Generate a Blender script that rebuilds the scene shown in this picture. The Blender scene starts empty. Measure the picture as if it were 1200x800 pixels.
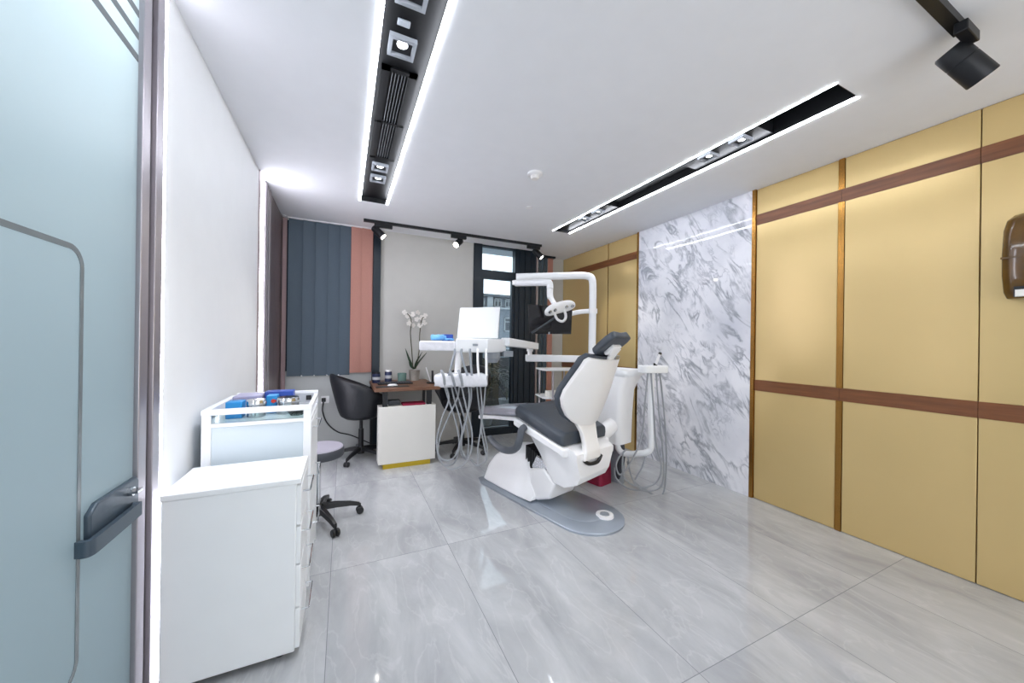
import bpy, bmesh, math, random
from mathutils import Vector, Matrix, Euler
random.seed(7)
S = bpy.context.scene
COL = S.collection
PI = math.pi

# ------------------------------------------------------------------ camera
CAMZ = 1.36
YAW, PITCH, ROLL = math.radians(25.2), math.radians(0.04), math.radians(0.786)
FPX = 418.15
fw = Vector((math.sin(YAW) * math.cos(PITCH), math.cos(YAW) * math.cos(PITCH), math.sin(PITCH)))
r0 = Vector((math.cos(YAW), -math.sin(YAW), 0)); u0 = r0.cross(fw)
rt = math.cos(ROLL) * r0 + math.sin(ROLL) * u0
up = -math.sin(ROLL) * r0 + math.cos(ROLL) * u0
cd = bpy.data.cameras.new('camera'); cam = bpy.data.objects.new('camera', cd); COL.objects.link(cam)
cd.sensor_width = 36; cd.lens = FPX * 36 / 1200; cd.clip_start = 0.02; cd.clip_end = 200
cam.matrix_world = Matrix(((rt.x, up.x, -fw.x, 0), (rt.y, up.y, -fw.y, 0), (rt.z, up.z, -fw.z, CAMZ), (0, 0, 0, 1)))
S.camera = cam
# a pixel of the photograph turned into a point of the room at a known depth or plane
def ray(x, y): return rt * ((x - 600) / FPX) + up * ((400 - y) / FPX) + fw
EYE = Vector((0, 0, CAMZ))
def atz(x, y, z): d = ray(x, y); return EYE + d * ((z - CAMZ) / d.z)
def atx(x, y, X): d = ray(x, y); return EYE + d * (X / d.x)
def aty(x, y, Y): d = ray(x, y); return EYE + d * (Y / d.y)
def atf(x, y, f): return EYE + ray(x, y) * f

# ------------------------------------------------------------------ world, exposure
W = bpy.data.worlds.new('sky'); S.world = W; W.use_nodes = True
bg = W.node_tree.nodes['Background']; bg.inputs[0].default_value = (0.93, 0.955, 1.0, 1); bg.inputs[1].default_value = 2.5
S.view_settings.view_transform = 'Standard'; S.view_settings.look = 'None'
S.view_settings.gamma = 1; S.view_settings.use_curve_mapping = False
S.view_settings.exposure = 0.24
S.cycles.max_bounces = 10; S.cycles.diffuse_bounces = 6; S.cycles.glossy_bounces = 4; S.cycles.transmission_bounces = 6
S.cycles.sample_clamp_indirect = 6; S.cycles.use_denoising = True

STRIP_EMIT = 29      # LED profiles of the ceiling slots
WALL_STRIP = 11      # upright LED profiles of the left wall
DOWN_W = 26          # recessed spots
TRACK_W = 30
BACKLIGHT_W = 75  # added lamp behind the frosted door

# ------------------------------------------------------------------ materials
def lin(h):
    h = h.lstrip('#'); v = [int(h[i:i + 2], 16) / 255 for i in (0, 2, 4)]
    return tuple(c / 12.92 if c <= .04045 else ((c + .055) / 1.055) ** 2.4 for c in v) + (1,)
def mat(name, hx, rough=.5, metal=0, var=.04, scale=8, bump=0, coat=0, trans=0, emit=0, aniso=None, spec=.5):
    m = bpy.data.materials.new(name); m.use_nodes = True
    nt = m.node_tree; b = nt.nodes['Principled BSDF']
    b.inputs['Roughness'].default_value = rough; b.inputs['Metallic'].default_value = metal
    b.inputs['Coat Weight'].default_value = coat; b.inputs['Transmission Weight'].default_value = trans
    b.inputs['Specular IOR Level'].default_value = spec
    c = lin(hx)
    tc = nt.nodes.new('ShaderNodeTexCoord'); n = nt.nodes.new('ShaderNodeTexNoise')
    n.inputs['Scale'].default_value = scale; n.inputs['Detail'].default_value = 4
    if aniso:
        mp = nt.nodes.new('ShaderNodeMapping'); mp.inputs['Scale'].default_value = aniso
        nt.links.new(tc.outputs['Object'], mp.inputs[0]); nt.links.new(mp.outputs[0], n.inputs['Vector'])
    else: nt.links.new(tc.outputs['Object'], n.inputs['Vector'])
    r = nt.nodes.new('ShaderNodeValToRGB')
    r.color_ramp.elements[0].position = .3; r.color_ramp.elements[1].position = .7
    r.color_ramp.elements[0].color = tuple(x * (1 - var) for x in c[:3]) + (1,)
    r.color_ramp.elements[1].color = tuple(min(1, x * (1 + var)) for x in c[:3]) + (1,)
    nt.links.new(n.outputs['Fac'], r.inputs[0]); nt.links.new(r.outputs[0], b.inputs['Base Color'])
    if bump:
        bp = nt.nodes.new('ShaderNodeBump'); bp.inputs['Strength'].default_value = bump; bp.inputs['Distance'].default_value = .01
        nt.links.new(n.outputs['Fac'], bp.inputs['Height']); nt.links.new(bp.outputs[0], b.inputs['Normal'])
    if emit:
        b.inputs['Emission Color'].default_value = c; b.inputs['Emission Strength'].default_value = emit
    return m
M = {}
def mk(k, *a, **kw): M[k] = mat(k, *a, **kw)
mk('white_paint', '#e6e8ea', .6, var=.01)
mk('ceiling_paint', '#eceef2', .75, var=.01)
mk('grey_paint', '#c4c3be', .6, var=.015)
mk('sill_paint', '#b4b7b6', .6, var=.02)
mk('white_lacquer', '#eef0f2', .28, var=.01)
mk('cabinet_pale', '#cdd8de', .35, var=.01)
mk('frame_light', '#b9bcc0', .5)
mk('cabinet_white', '#eff2f4', .32, var=.01)
mk('white_plastic', '#f0f0f1', .28, var=.01)
mk('warm_plastic', '#eceae8', .3, var=.01)
mk('film_white', '#e2e2e7', .2, var=.05, scale=30, bump=.6)
mk('grey_plastic', '#8f959c', .4)
mk('clear_grey', '#6f777b', .2)
mk('hose_grey', '#979ba0', .42, var=.03)
mk('mat_metal', '#a9b2bd', .3, .55, var=.05, scale=5)
mk('black_plastic', '#101216', .4, var=.1)
mk('black_metal', '#14161a', .42, .2, var=.1)
mk('trough_black', '#040507', .5, 0, var=.1, spec=.2)
mk('louvre_dark', '#2b3036', .5)
mk('frame_grey', '#7c8086', .5)
mk('upholstery', '#3c434c', .42, var=.05, scale=20, bump=.05)
mk('film_grey', '#8b8b94', .25, var=.06, scale=15, bump=.3)
mk('armrest_rubber', '#555a61', .35, var=.04)
mk('black_leather', '#1c1e23', .45, var=.1, scale=60, bump=.15)
mk('chrome', '#d5d8db', .15, 1, var=.02)
mk('steel', '#b9bcbf', .25, 1, var=.05)
mk('satin_aluminium', '#b3aeb3', .35, .8, var=.03)
mk('gold_trim', '#a87c40', .25, 1, var=.06)
mk('gold_plinth', '#b99f2e', .35, .7, var=.05)
mk('panel_gold', '#d3b880', .27, .32, var=.015, scale=3)
mk('panel_gap', '#2a2115', .7)
mk('wood_band', '#744626', .4, var=.25, scale=3, aniso=(14, 1.2, 14))
mk('desk_white', '#dedcd5', .35, var=.01)
mk('desk_wood', '#6f4a33', .4, var=.3, scale=3, aniso=(1.5, 14, 14))
mk('brown_panel', '#6a5c5d', .3, var=.1, scale=3, aniso=(20, 20, .6))
mk('brown_light', '#9b8d8d', .35, .3, var=.04)
mk('blind_grey', '#4f5d69', .75, var=.05, scale=120, bump=.05)
mk('blind_pink', '#b98679', .75, var=.05, scale=120, bump=.05)
mk('blind_mauve', '#8f7a7c', .75, var=.05, scale=120)
mk('blind_navy', '#1a2630', .6, var=.06, scale=120)
mk('frame_navy', '#11202b', .35, .2, var=.05)
mk('blue_nitrile', '#6fb4ec', .5, var=.12, scale=30, bump=.3)
mk('blue_card', '#2d4da3', .5, var=.05)
mk('blue_card_light', '#1b86c6', .5, var=.05)
mk('lilac', '#9d9bb6', .5, var=.03)
mk('red_card', '#c53a2f', .5)
mk('crimson', '#8c1238', .6, var=.08, scale=20)
mk('handle_slate', '#42505c', .35, .1, var=.03)
mk('charcoal', '#3d4148', .6)
mk('stool_vinyl', '#a9a5b3', .45, var=.03)
mk('leaf', '#27402c', .45, var=.3, scale=12)
mk('palm_leaf', '#101d17', .5, var=.3, scale=12)
mk('stem', '#4a4a33', .6, var=.2)
mk('petal', '#eeeae4', .6, var=.03)
mk('pot_ceramic', '#a8a49c', .5, var=.1, scale=30)
mk('soil', '#2c2018', .9, var=.3, scale=60)
mk('paper', '#e9e7e0', .8)
mk('screen_black', '#0c0c11', .12, var=.02)
mk('screen_face', '#0f0e14', .07, var=.02)
mk('amber_plastic', '#5f4212', .12, var=.25, scale=9, coat=.5)
mk('facade', '#5c6268', .9, var=.06, scale=1.2)
mk('facade_pale', '#85898b', .9, var=.05)
mk('facade_glass', '#1d262d', .2)
mk('roof_slate', '#44484c', .8)
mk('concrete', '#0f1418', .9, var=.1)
mk('navy_bottle', '#1f2a4d', .3)
mk('teal', '#8fb3ab', .25, trans=.5)
mk('corridor_wall', '#b9c6cc', .7)
mk('corridor_floor', '#6f7b80', .5)
mk('led', '#f2f6ff', .5, emit=STRIP_EMIT)
mk('led_wall', '#f4f3ff', .5, emit=WALL_STRIP)
mk('lens_glow', '#fff6ea', .5, emit=18)
mk('lens_cool', '#f4f8ff', .5, emit=9)

def node_mat(name):
    m = bpy.data.materials.new(name); m.use_nodes = True; nt = m.node_tree
    M[name] = m
    return m, nt, nt.nodes['Principled BSDF']
def glass_mat(name, col, rough=0.02, alpha=.25):
    # thin pane: mostly see-through, some mirror
    m, nt, b = node_mat(name)
    out = nt.nodes['Material Output']; nt.nodes.remove(b)
    t = nt.nodes.new('ShaderNodeBsdfTransparent'); t.inputs[0].default_value = col
    g = nt.nodes.new('ShaderNodeBsdfGlossy'); g.inputs['Roughness'].default_value = rough
    f = nt.nodes.new('ShaderNodeFresnel'); f.inputs[0].default_value = 1.45
    mx = nt.nodes.new('ShaderNodeMixShader')
    nt.links.new(f.outputs[0], mx.inputs[0]); nt.links.new(t.outputs[0], mx.inputs[1]); nt.links.new(g.outputs[0], mx.inputs[2])
    nt.links.new(mx.outputs[0], out.inputs[0])
glass_mat('window_glass', (.78, .86, .90, 1))
glass_mat('shelf_glass', (.8, .88, .88, 1))
glass_mat('clear_line', (.55, .6, .62, 1))
def frosted():
    m, nt, b = node_mat('frosted_glass')
    out = nt.nodes['Material Output']
    tr = nt.nodes.new('ShaderNodeBsdfTranslucent'); tr.inputs[0].default_value = (.82, .885, .905, 1)
    b.inputs['Base Color'].default_value = (.28, .335, .355, 1); b.inputs['Roughness'].default_value = .32
    n = nt.nodes.new('ShaderNodeTexNoise'); n.inputs['Scale'].default_value = 700
    bp = nt.nodes.new('ShaderNodeBump'); bp.inputs['Strength'].default_value = .08; bp.inputs['Distance'].default_value = .002
    nt.links.new(n.outputs['Fac'], bp.inputs['Height']); nt.links.new(bp.outputs[0], b.inputs['Normal'])
    mx = nt.nodes.new('ShaderNodeMixShader'); mx.inputs[0].default_value = .55
    nt.links.new(b.outputs[0], mx.inputs[1]); nt.links.new(tr.outputs[0], mx.inputs[2]); nt.links.new(mx.outputs[0], out.inputs[0])
frosted()
def floor_mat():
    m, nt, b = node_mat('floor_marble'); L = nt.links; N = nt.nodes
    b.inputs['Roughness'].default_value = .045; b.inputs['Specular IOR Level'].default_value = .5
    geo = N.new('ShaderNodeNewGeometry')
    sx = N.new('ShaderNodeSeparateXYZ'); L.new(geo.outputs['Position'], sx.inputs[0])
    def math_(op, a, bv):
        n = N.new('ShaderNodeMath'); n.operation = op
        for i, v in enumerate((a, bv)):
            if isinstance(v, (int, float)): n.inputs[i].default_value = v
            elif v is not None: L.new(v, n.inputs[i])
        return n.outputs[0]
    tx = math_('DIVIDE', math_('ADD', sx.outputs[0], .055 + 7.0), .70)
    ty = math_('DIVIDE', math_('ADD', sx.outputs[1], -.997 + 13.38), 1.338)
    fx = math_('FRACT', tx, 0); fy = math_('FRACT', ty, 0)
    gx = math_('LESS_THAN', fx, .004); gy = math_('LESS_THAN', fy, .0022)
    g = math_('MAXIMUM', gx, gy)
    # every tile gets its own offset in the vein pattern
    ix = math_('FLOOR', tx, 0); iy = math_('FLOOR', ty, 0)
    cb = N.new('ShaderNodeCombineXYZ'); L.new(math_('MULTIPLY', ix, 3.17), cb.inputs[0]); L.new(math_('MULTIPLY', iy, 5.71), cb.inputs[1]); L.new(math_('ADD', ix, iy), cb.inputs[2])
    ad = N.new('ShaderNodeVectorMath'); ad.operation = 'ADD'; L.new(geo.outputs['Position'], ad.inputs[0]); L.new(cb.outputs[0], ad.inputs[1])
    mp = N.new('ShaderNodeMapping'); mp.inputs['Scale'].default_value = (2.6, .9, 1); mp.inputs['Rotation'].default_value = (0, 0, .35)
    L.new(ad.outputs[0], mp.inputs[0])
    n1 = N.new('ShaderNodeTexNoise'); n1.inputs['Scale'].default_value = 1.6; n1.inputs['Detail'].default_value = 10; n1.inputs['Roughness'].default_value = .62; n1.inputs['Distortion'].default_value = .6
    L.new(mp.outputs[0], n1.inputs['Vector'])
    r1 = N.new('ShaderNodeValToRGB'); e = r1.color_ramp.elements
    e[0].position = .3; e[0].color = lin('#a0a2a5'); e[1].position = .74; e[1].color = lin('#c4c6c8')
    L.new(n1.outputs['Fac'], r1.inputs[0])
    # thin veins where a noise crosses its middle
    n2 = N.new('ShaderNodeTexNoise'); n2.inputs['Scale'].default_value = 2.1; n2.inputs['Detail'].default_value = 8; n2.inputs['Distortion'].default_value = 1.0
    L.new(mp.outputs[0], n2.inputs['Vector'])
    v = math_('ABSOLUTE', math_('SUBTRACT', n2.outputs['Fac'], .5), 0)
    r2 = N.new('ShaderNodeValToRGB'); e = r2.color_ramp.elements
    e[0].position = 0; e[0].color = (.16, .16, .16, 1); e[1].position = .02; e[1].color = (0, 0, 0, 1)
    L.new(v, r2.inputs[0])
    m1 = N.new('ShaderNodeMixRGB'); m1.inputs[2].default_value = lin('#dfe0e0'); L.new(r2.outputs[0], m1.inputs[0]); L.new(r1.outputs[0], m1.inputs[1])
    m2 = N.new('ShaderNodeMixRGB'); m2.inputs[2].default_value = lin('#6f7276'); L.new(math_('MULTIPLY', g, .8), m2.inputs[0]); L.new(m1.outputs[0], m2.inputs[1])
    L.new(m2.outputs[0], b.inputs['Base Color'])
floor_mat()
def marble_mat():
    m, nt, b = node_mat('wall_marble'); L = nt.links; N = nt.nodes
    b.inputs['Roughness'].default_value = .03
    geo = N.new('ShaderNodeNewGeometry')
    ro = N.new('ShaderNodeMapping'); ro.inputs['Rotation'].default_value = (-.95, 0, 0); L.new(geo.outputs['Position'], ro.inputs[0])
    def layer(sc, nscale, det, dist, width, soft):
        mp = N.new('ShaderNodeMapping'); mp.inputs['Scale'].default_value = sc; L.new(ro.outputs[0], mp.inputs[0])
        n = N.new('ShaderNodeTexNoise'); n.inputs['Scale'].default_value = nscale; n.inputs['Detail'].default_value = det; n.inputs['Distortion'].default_value = dist; n.inputs['Roughness'].default_value = .55
        L.new(mp.outputs[0], n.inputs['Vector'])
        s = N.new('ShaderNodeMath'); s.operation = 'SUBTRACT'; L.new(n.outputs['Fac'], s.inputs[0]); s.inputs[1].default_value = .5
        a_ = N.new('ShaderNodeMath'); a_.operation = 'ABSOLUTE'; L.new(s.outputs[0], a_.inputs[0])
        r = N.new('ShaderNodeValToRGB'); e = r.color_ramp.elements
        e[0].position = 0; e[0].color = (soft, soft, soft, 1); e[1].position = width; e[1].color = (0, 0, 0, 1)
        L.new(a_.outputs[0], r.inputs[0]); return r.outputs[0]
    def mask(nscale, lo_, hi_):
        n = N.new('ShaderNodeTexNoise'); n.inputs['Scale'].default_value = nscale; n.inputs['Detail'].default_value = 4; L.new(ro.outputs[0], n.inputs['Vector'])
        r = N.new('ShaderNodeValToRGB'); e = r.color_ramp.elements; e[0].position = lo_; e[0].color = (0, 0, 0, 1); e[1].position = hi_; e[1].color = (1, 1, 1, 1)
        L.new(n.outputs['Fac'], r.inputs[0]); return r.outputs[0]
    def mul(x, y):
        k = N.new('ShaderNodeMath'); k.operation = 'MULTIPLY'; L.new(x, k.inputs[0]); L.new(y, k.inputs[1]); return k.outputs[0]
    def mix(fac, c0, c1):
        k = N.new('ShaderNodeMixRGB'); L.new(fac, k.inputs[0])
        if isinstance(c0, tuple): k.inputs[1].default_value = c0
        else: L.new(c0, k.inputs[1])
        k.inputs[2].default_value = c1; return k.outputs[0]
    c0 = mix(mask(2.2, .40, .75), lin('#f0f0f5'), lin('#d0d2da'))
    c1 = mix(mul(layer((1, .8, 2.3), 2.3, 5, .9, .05, .9), mask(4, .36, .58)), c0, lin('#8f939d'))
    c2 = mix(mul(layer((1, 1.0, 2.8), 3.6, 4, 1.0, .045, .65), mask(5, .45, .65)), c1, lin('#9a9eaa'))
    L.new(c2, b.inputs['Base Color'])
    wn = N.new('ShaderNodeTexNoise'); wn.inputs['Scale'].default_value = 2.5; wn.inputs['Detail'].default_value = 1; L.new(geo.outputs['Position'], wn.inputs['Vector'])
    bp = N.new('ShaderNodeBump'); bp.inputs['Strength'].default_value = .25; bp.inputs['Distance'].default_value = .01
    L.new(wn.outputs['Fac'], bp.inputs['Height']); L.new(bp.outputs[0], b.inputs['Normal'])
marble_mat()

# ------------------------------------------------------------------ mesh helpers
def V(*a): return Vector(a[0]) if len(a) == 1 else Vector(a)
def smooth_path(pts, n=8):
    pts = [V(p) for p in pts]
    if len(pts) < 3: return pts
    out = []
    for i in range(len(pts) - 1):
        p0 = pts[max(i - 1, 0)]; p1 = pts[i]; p2 = pts[i + 1]; p3 = pts[min(i + 2, len(pts) - 1)]
        for k in range(n):
            t = k / n
            out.append(.5 * ((2 * p1) + (p2 - p0) * t + (2 * p0 - 5 * p1 + 4 * p2 - p3) * t * t + (3 * p1 - p0 - 3 * p2 + p3) * t ** 3))
    out.append(pts[-1]); return out
class MB:
    def __init__(s): s.bm = bmesh.new()
    def box(s, lo, hi, rz=0, piv=None):
        x0, y0, z0 = lo; x1, y1, z1 = hi
        return s.hexa([(x0, y0, z0), (x1, y0, z0), (x1, y1, z0), (x0, y1, z0), (x0, y0, z1), (x1, y0, z1), (x1, y1, z1), (x0, y1, z1)])
    def cbox(s, c, size, rot=None):
        h = V(size) / 2; c = V(c); R = (Euler(rot).to_matrix() if rot is not None and not isinstance(rot, Matrix) else rot) or Matrix.Identity(3)
        return s.hexa([c + R @ V(a * h.x, b * h.y, d * h.z) for d in (-1, 1) for (a, b) in ((-1, -1), (1, -1), (1, 1), (-1, 1))])
    def hexa(s, p):
        v = [s.bm.verts.new(q) for q in p]
        for f in ((3, 2, 1, 0), (4, 5, 6, 7), (0, 1, 5, 4), (1, 2, 6, 5), (2, 3, 7, 6), (3, 0, 4, 7)): s.bm.faces.new([v[i] for i in f])
        return s
    def quad(s, *p):
        s.bm.faces.new([s.bm.verts.new(q) for q in p]); return s
    def loft(s, rings, cap=True, closed=False):
        R = [[s.bm.verts.new(q) for q in r] for r in rings]; n = len(R[0])
        m = len(R)
        for i in range(m if closed else m - 1):
            a, b = R[i], R[(i + 1) % m]
            for j in range(n):
                s.bm.faces.new((a[j], a[(j + 1) % n], b[(j + 1) % n], b[j]))
        if cap and not closed:
            s.bm.faces.new(R[0][::-1]); s.bm.faces.new(R[-1])
        return s
    def prism(s, poly, ext):
        ext = V(ext); return s.loft([[V(p) for p in poly], [V(p) + ext for p in poly]])
    def cyl(s, a, b, r, r2=None, n=20):
        a, b = V(a), V(b); d = (b - a).normalized()
        x = d.orthogonal().normalized(); y = d.cross(x); r2 = r if r2 is None else r2
        c = [x * math.cos(2 * PI * k / n) + y * math.sin(2 * PI * k / n) for k in range(n)]
        return s.loft([[a + q * r for q in c], [b + q * r2 for q in c]])
    def tube(s, pts, r, n=10, sm=8, closed=False):
        P = smooth_path(pts, sm) if sm else [V(p) for p in pts]
        rr = r if callable(r) else (lambda t: r)
        d = (P[1] - P[0]).normalized(); x = d.orthogonal().normalized(); rings = []
        for i, p in enumerate(P):
            d2 = (P[min(i + 1, len(P) - 1)] - P[max(i - 1, 0)]).normalized()
            x = (x - d2 * x.dot(d2)).normalized(); y = d2.cross(x)
            q = rr(i / (len(P) - 1))
            rings.append([p + (x * math.cos(2 * PI * k / n) + y * math.sin(2 * PI * k / n)) * q for k in range(n)])
        return s.loft(rings)
    def lathe(s, prof, c=(0, 0, 0), n=28, axis=None):
        c = V(c); Q = V(0, 0, 1).rotation_difference(V(axis)).to_matrix() if axis is not None else Matrix.Identity(3)
        rings = [[c + Q @ V(max(r, 1e-4) * math.cos(2 * PI * k / n), max(r, 1e-4) * math.sin(2 * PI * k / n), z) for k in range(n)] for r, z in prof]
        return s.loft(rings)
    def ell(s, c, r, n=12):
        c = V(c); rings = []
        for i in range(1, n):
            a = PI * i / n
            rings.append([c + V(r[0] * math.sin(a) * math.cos(2 * PI * k / (2 * n)), r[1] * math.sin(a) * math.sin(2 * PI * k / (2 * n)), -r[2] * math.cos(a)) for k in range(2 * n)])
        return s.loft(rings)
    def build(s, name, m, parent=None, bevel=0, seg=2, sharp=38, sub=0, world=True):
        bmesh.ops.recalc_face_normals(s.bm, faces=s.bm.faces)
        me = bpy.data.meshes.new(name); 
        if parent is not None and world and parent in ORI:
            bmesh.ops.transform(s.bm, matrix=ORI[parent].inverted(), verts=s.bm.verts)
        s.bm.to_mesh(me); s.bm.free()
        me.materials.append(M[m] if isinstance(m, str) else m)
        for p in me.polygons: p.use_smooth = True
        o = bpy.data.objects.new(name, me); COL.objects.link(o)
        if parent is not None: o.parent = parent
        if parent in ORI: ORI[o] = ORI[parent]
        if bevel:
            b = o.modifiers.new('bevel', 'BEVEL'); b.width = bevel; b.segments = seg; b.limit_method = 'ANGLE'; b.angle_limit = math.radians(30)
            b.harden_normals = False
            if not sub: me.set_sharp_from_angle(angle=math.radians(75))
        elif not sub: me.set_sharp_from_angle(angle=math.radians(sharp))
        if sub:
            q = o.modifiers.new('subdivision', 'SUBSURF'); q.levels = sub; q.render_levels = sub
        return o
ORI = {}
def tag(o, label, cat, group=None, kind=None):
    o['label'] = label; o['category'] = cat
    if group: o['group'] = group
    if kind: o['kind'] = kind
    return o
def thing(name, label, cat, loc, rz=0, group=None):
    o = bpy.data.objects.new(name, None); COL.objects.link(o); o.empty_display_size = .1
    o.location = loc; o.rotation_euler = (0, 0, rz)
    ORI[o] = Matrix.Translation(V(loc)) @ Matrix.Rotation(rz, 4, 'Z')
    return tag(o, label, cat, group)
def struct(o, **k):
    o['kind'] = 'structure'; return o
def dup(root, loc, rz, label, group=None):
    r = root.copy(); COL.objects.link(r); r.location = loc; r.rotation_euler = (0, 0, rz); r['label'] = label
    if group: r['group'] = group
    for ch in list(root.children):
        c = ch.copy(); COL.objects.link(c); c.parent = r
        for g in list(ch.children):
            d = g.copy(); COL.objects.link(d); d.parent = c
    return r
def spot(name, parent, loc, to, power, angle, col=(1, .97, .93), r=.03, blend=.6):
    l = bpy.data.lights.new(name, 'SPOT'); l.energy = power; l.spot_size = math.radians(angle); l.spot_blend = blend
    l.color = col; l.shadow_soft_size = r
    o = bpy.data.objects.new(name, l); COL.objects.link(o)
    if parent is not None:
        o.parent = parent
    q = V(to) - V(loc)
    mw = Matrix.Translation(V(loc)) @ q.to_track_quat('-Z', 'Y').to_matrix().to_4x4()
    o.matrix_basis = (ORI[parent].inverted() @ mw) if parent in ORI else mw
    return o

# ------------------------------------------------------------------ room shell
XL, XR, YB, YN, H = -.65, 3.313, 4.80, -1.6, 2.745
YA = 5.06         # alcove at the right end of the window wall
struct(MB().box((XL - .1, YN, -.1), (XR + .15, 5.3, 0)).build('floor', 'floor_marble'))
# ceiling with two long slots
SL = (.118, .385, -1.0, 3.86); SR = (2.325, 2.575, .98, 3.80)
def ceiling():
    m = MB(); zt = H + .22
    xs = [XL - .1, SL[0], SL[1], SR[0], SR[1], XR + .15]
    for i in range(5):
        x0, x1 = xs[i], xs[i + 1]
        slot = SL if i == 1 else SR if i == 3 else None
        if slot is None: m.box((x0, YN, H), (x1, 5.3, zt))
        else:
            m.box((x0, YN, H), (x1, slot[2], zt)); m.box((x0, slot[3], H), (x1, 5.3, zt))
    return struct(m.build('ceiling', 'ceiling_paint'))
ceiling()
# left wall: glass door stretch (Y < 1.77), plain wall, brown panel
YD0, YD1 = .62, 1.645
m = MB(); m.box((XL - .1, 1.845, 0), (XL, 3.54, H)); m.box((XL - .1, YN, 0), (XL, YD0 - .1, H))
struct(m.build('wall_left', 'white_paint'))
m = MB(); m.box((XL - .1, 4.08, 0), (XL - .005, YB + .02, H))
for k in range(3): m.box((XL - .005, 4.083 + .24 * k, 0), (XL, 4.319 + .24 * k, H))
w = m.build('wall_panel', 'brown_panel'); w.name = 'wall_left_panelling'; struct(w)
m = MB(); m.box((XL - .08, 3.54, 0), (XL + .006, 3.59, H)); m.box((XL - .08, 3.75, 0), (XL + .006, 4.08, H))
struct(m.build('trim_1', 'brown_light', bevel=.003))
m = MB()
for k in range(3): m.box((XL + .006, 3.78 + .10 * k, 0), (XL + .012, 3.83 + .10 * k, H))
struct(m.build('trim_2', 'satin_aluminium'))
def led_profile(name, label, lo, hi, mt, grp):
    return tag(MB().box(lo, hi).build(name, mt), label, 'light', grp)
led_profile('light_strip', 'upright glowing white strip at the far end of the white wall', (XL - .03, 3.592, .02), (XL + .006, 3.748, H - .002), 'led_wall', 'upright light strips of the left wall')
led_profile('light_strip', 'upright glowing white strip beside the frosted glass door', (XL - .03, 1.80, .02), (XL + .012, 1.838, H - .002), 'led_wall', 'upright light strips of the left wall')
struct(MB().box((XL - .1, YB, 0), (.32, YB + .1, .98)).build('wall_back_sill', 'sill_paint'))
m = MB(); m.box((.405, YB, 0), (1.64, YB + .15, H)); struct(m.build('wall_back', 'grey_paint'))
m = MB(); m.box((XL - .1, YB + .09, .98), (.32, YB + .15, H)); struct(m.build('wall_back_window', 'frame_navy'))
struct(MB().box((.315, YB - .05, .0), (.405, YB + .1, H)).build('trim_3', 'frame_navy', bevel=.004))
# alcove walls
m = MB(); m.box((2.66, YA, 0), (XR + .1, YA + .1, H)); m.box((2.66, YB + .02, 0), (2.70, YA, H)); struct(m.build('wall_back_alcove', 'grey_paint'))
m = MB(); WX0, WX1, WZ0, WZ1 = -.2, 2.9, .12, 2.5       # wide opening added in the unseen wall behind the camera for fill daylight
m.box((XL - .1, YN - .1, 0), (WX0, YN, H)).box((WX1, YN - .1, 0), (XR + .15, YN, H)).box((WX0, YN - .1, 0), (WX1, YN, WZ0)).box((WX0, YN - .1, WZ1), (WX1, YN, H))
struct(m.build('wall_front', 'white_paint'))
m = MB()
for x in (WX0, 1.32, WX1 - .06): m.box((x, YN - .08, WZ0), (x + .06, YN - .02, WZ1))
for z in (WZ0, WZ1 - .06): m.box((WX0, YN - .08, z), (WX1, YN - .02, z + .06))
struct(m.build('window_fill', 'frame_navy'))  # frame of the added fill-light opening, out of view
# right wall: yellow panels, marble, gold and wood trims
def rwall():
    o = struct(MB().box((XR + .02, YN, 0), (XR + .15, 5.3, H)).build('wall_right', 'panel_gap'))
    seams = [YN, -.55, .075, .716, 1.335, 1.372, 1.955]
    def panels(ys, gap):
        for (a, b) in ys:
            for z0, z1 in ((.004, .958), (1.052, 2.425), (2.518, H - .003)):
                MB().box((XR, a + gap, z0), (XR + .02, b - gap, z1)).build('panel', 'panel_gold', o, bevel=.002)
    panels([(-1.6, -.55), (-.55, .075), (.075, .716), (.716, 1.335), (1.372, 1.955)], .0025)
    panels([(3.375, 3.925), (3.94, 5.06)], .003)
    MB().box((XR - .012, 1.985, 0), (XR + .02, 3.345, H)).build('marble_panel', 'wall_marble', o)
    for a, b in ((1.955, 1.985), (3.345, 3.375)): MB().box((XR - .016, a, 0), (XR + .02, b, H)).build('gold_strip', 'gold_trim', o)
    for z0, z1 in ((0, .958), (1.052, 2.425), (2.518, H)):
        MB().box((XR - .003, 1.3355, z0), (XR + .02, 1.3715, z1)).build('gold_strip', 'gold_trim', o)
        MB().box((XR + .004, 3.926, z0), (XR + .02, 3.939, z1)).build('gold_strip', 'gold_trim', o)
    for a, b in ((YN, .716), (.716, 1.353), (1.353, 1.955), (3.375, 3.932), (3.932, 5.06)):
        for z0, z1 in ((.958, 1.052), (2.425, 2.518)):
            MB().box((XR - .004, a + .001, z0), (XR + .02, b - .001, z1)).build('wood_band', 'wood_band', o)
rwall()
# ceiling slots
def slot(n, s, blocks, end):
    x0, x1, y0, y1 = s
    m = MB(); z = H + .10
    t = .004
    m.box((x0 + .001, y0, z + .085), (x1 - .001, y1, z + .10))
    m.box((x0, y0, H + .012), (x0 + t, y1, z + .09)); m.box((x1 - t, y0, H + .012), (x1, y1, z + .09))
    m.box((x0, y0, H), (x1, y0 + t, z + .09)); m.box((x0, y1 - t, H), (x1, y1, z + .09))
    for a, b, zz in blocks: m.box((x0 + t, a, zz), (x1 - t, b, z + .09))
    struct(m.build('trim_%d' % n, 'trough_black'))
slot(5, SL, [(-.99, 3.85, H + .045)], 0)
slot(6, SR, [(1.42, 1.99, H + .03), (1.99, 2.9, H + .08), (2.9, 3.79, H + .03)], 0)
G = 'ceiling light strips'
def cstrip(label, x0, x1, y0, y1): tag(MB().box((x0, y0, H - .004), (x1, y1, H + .010)).build('light_strip', 'led'), label, 'light', G)
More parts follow.
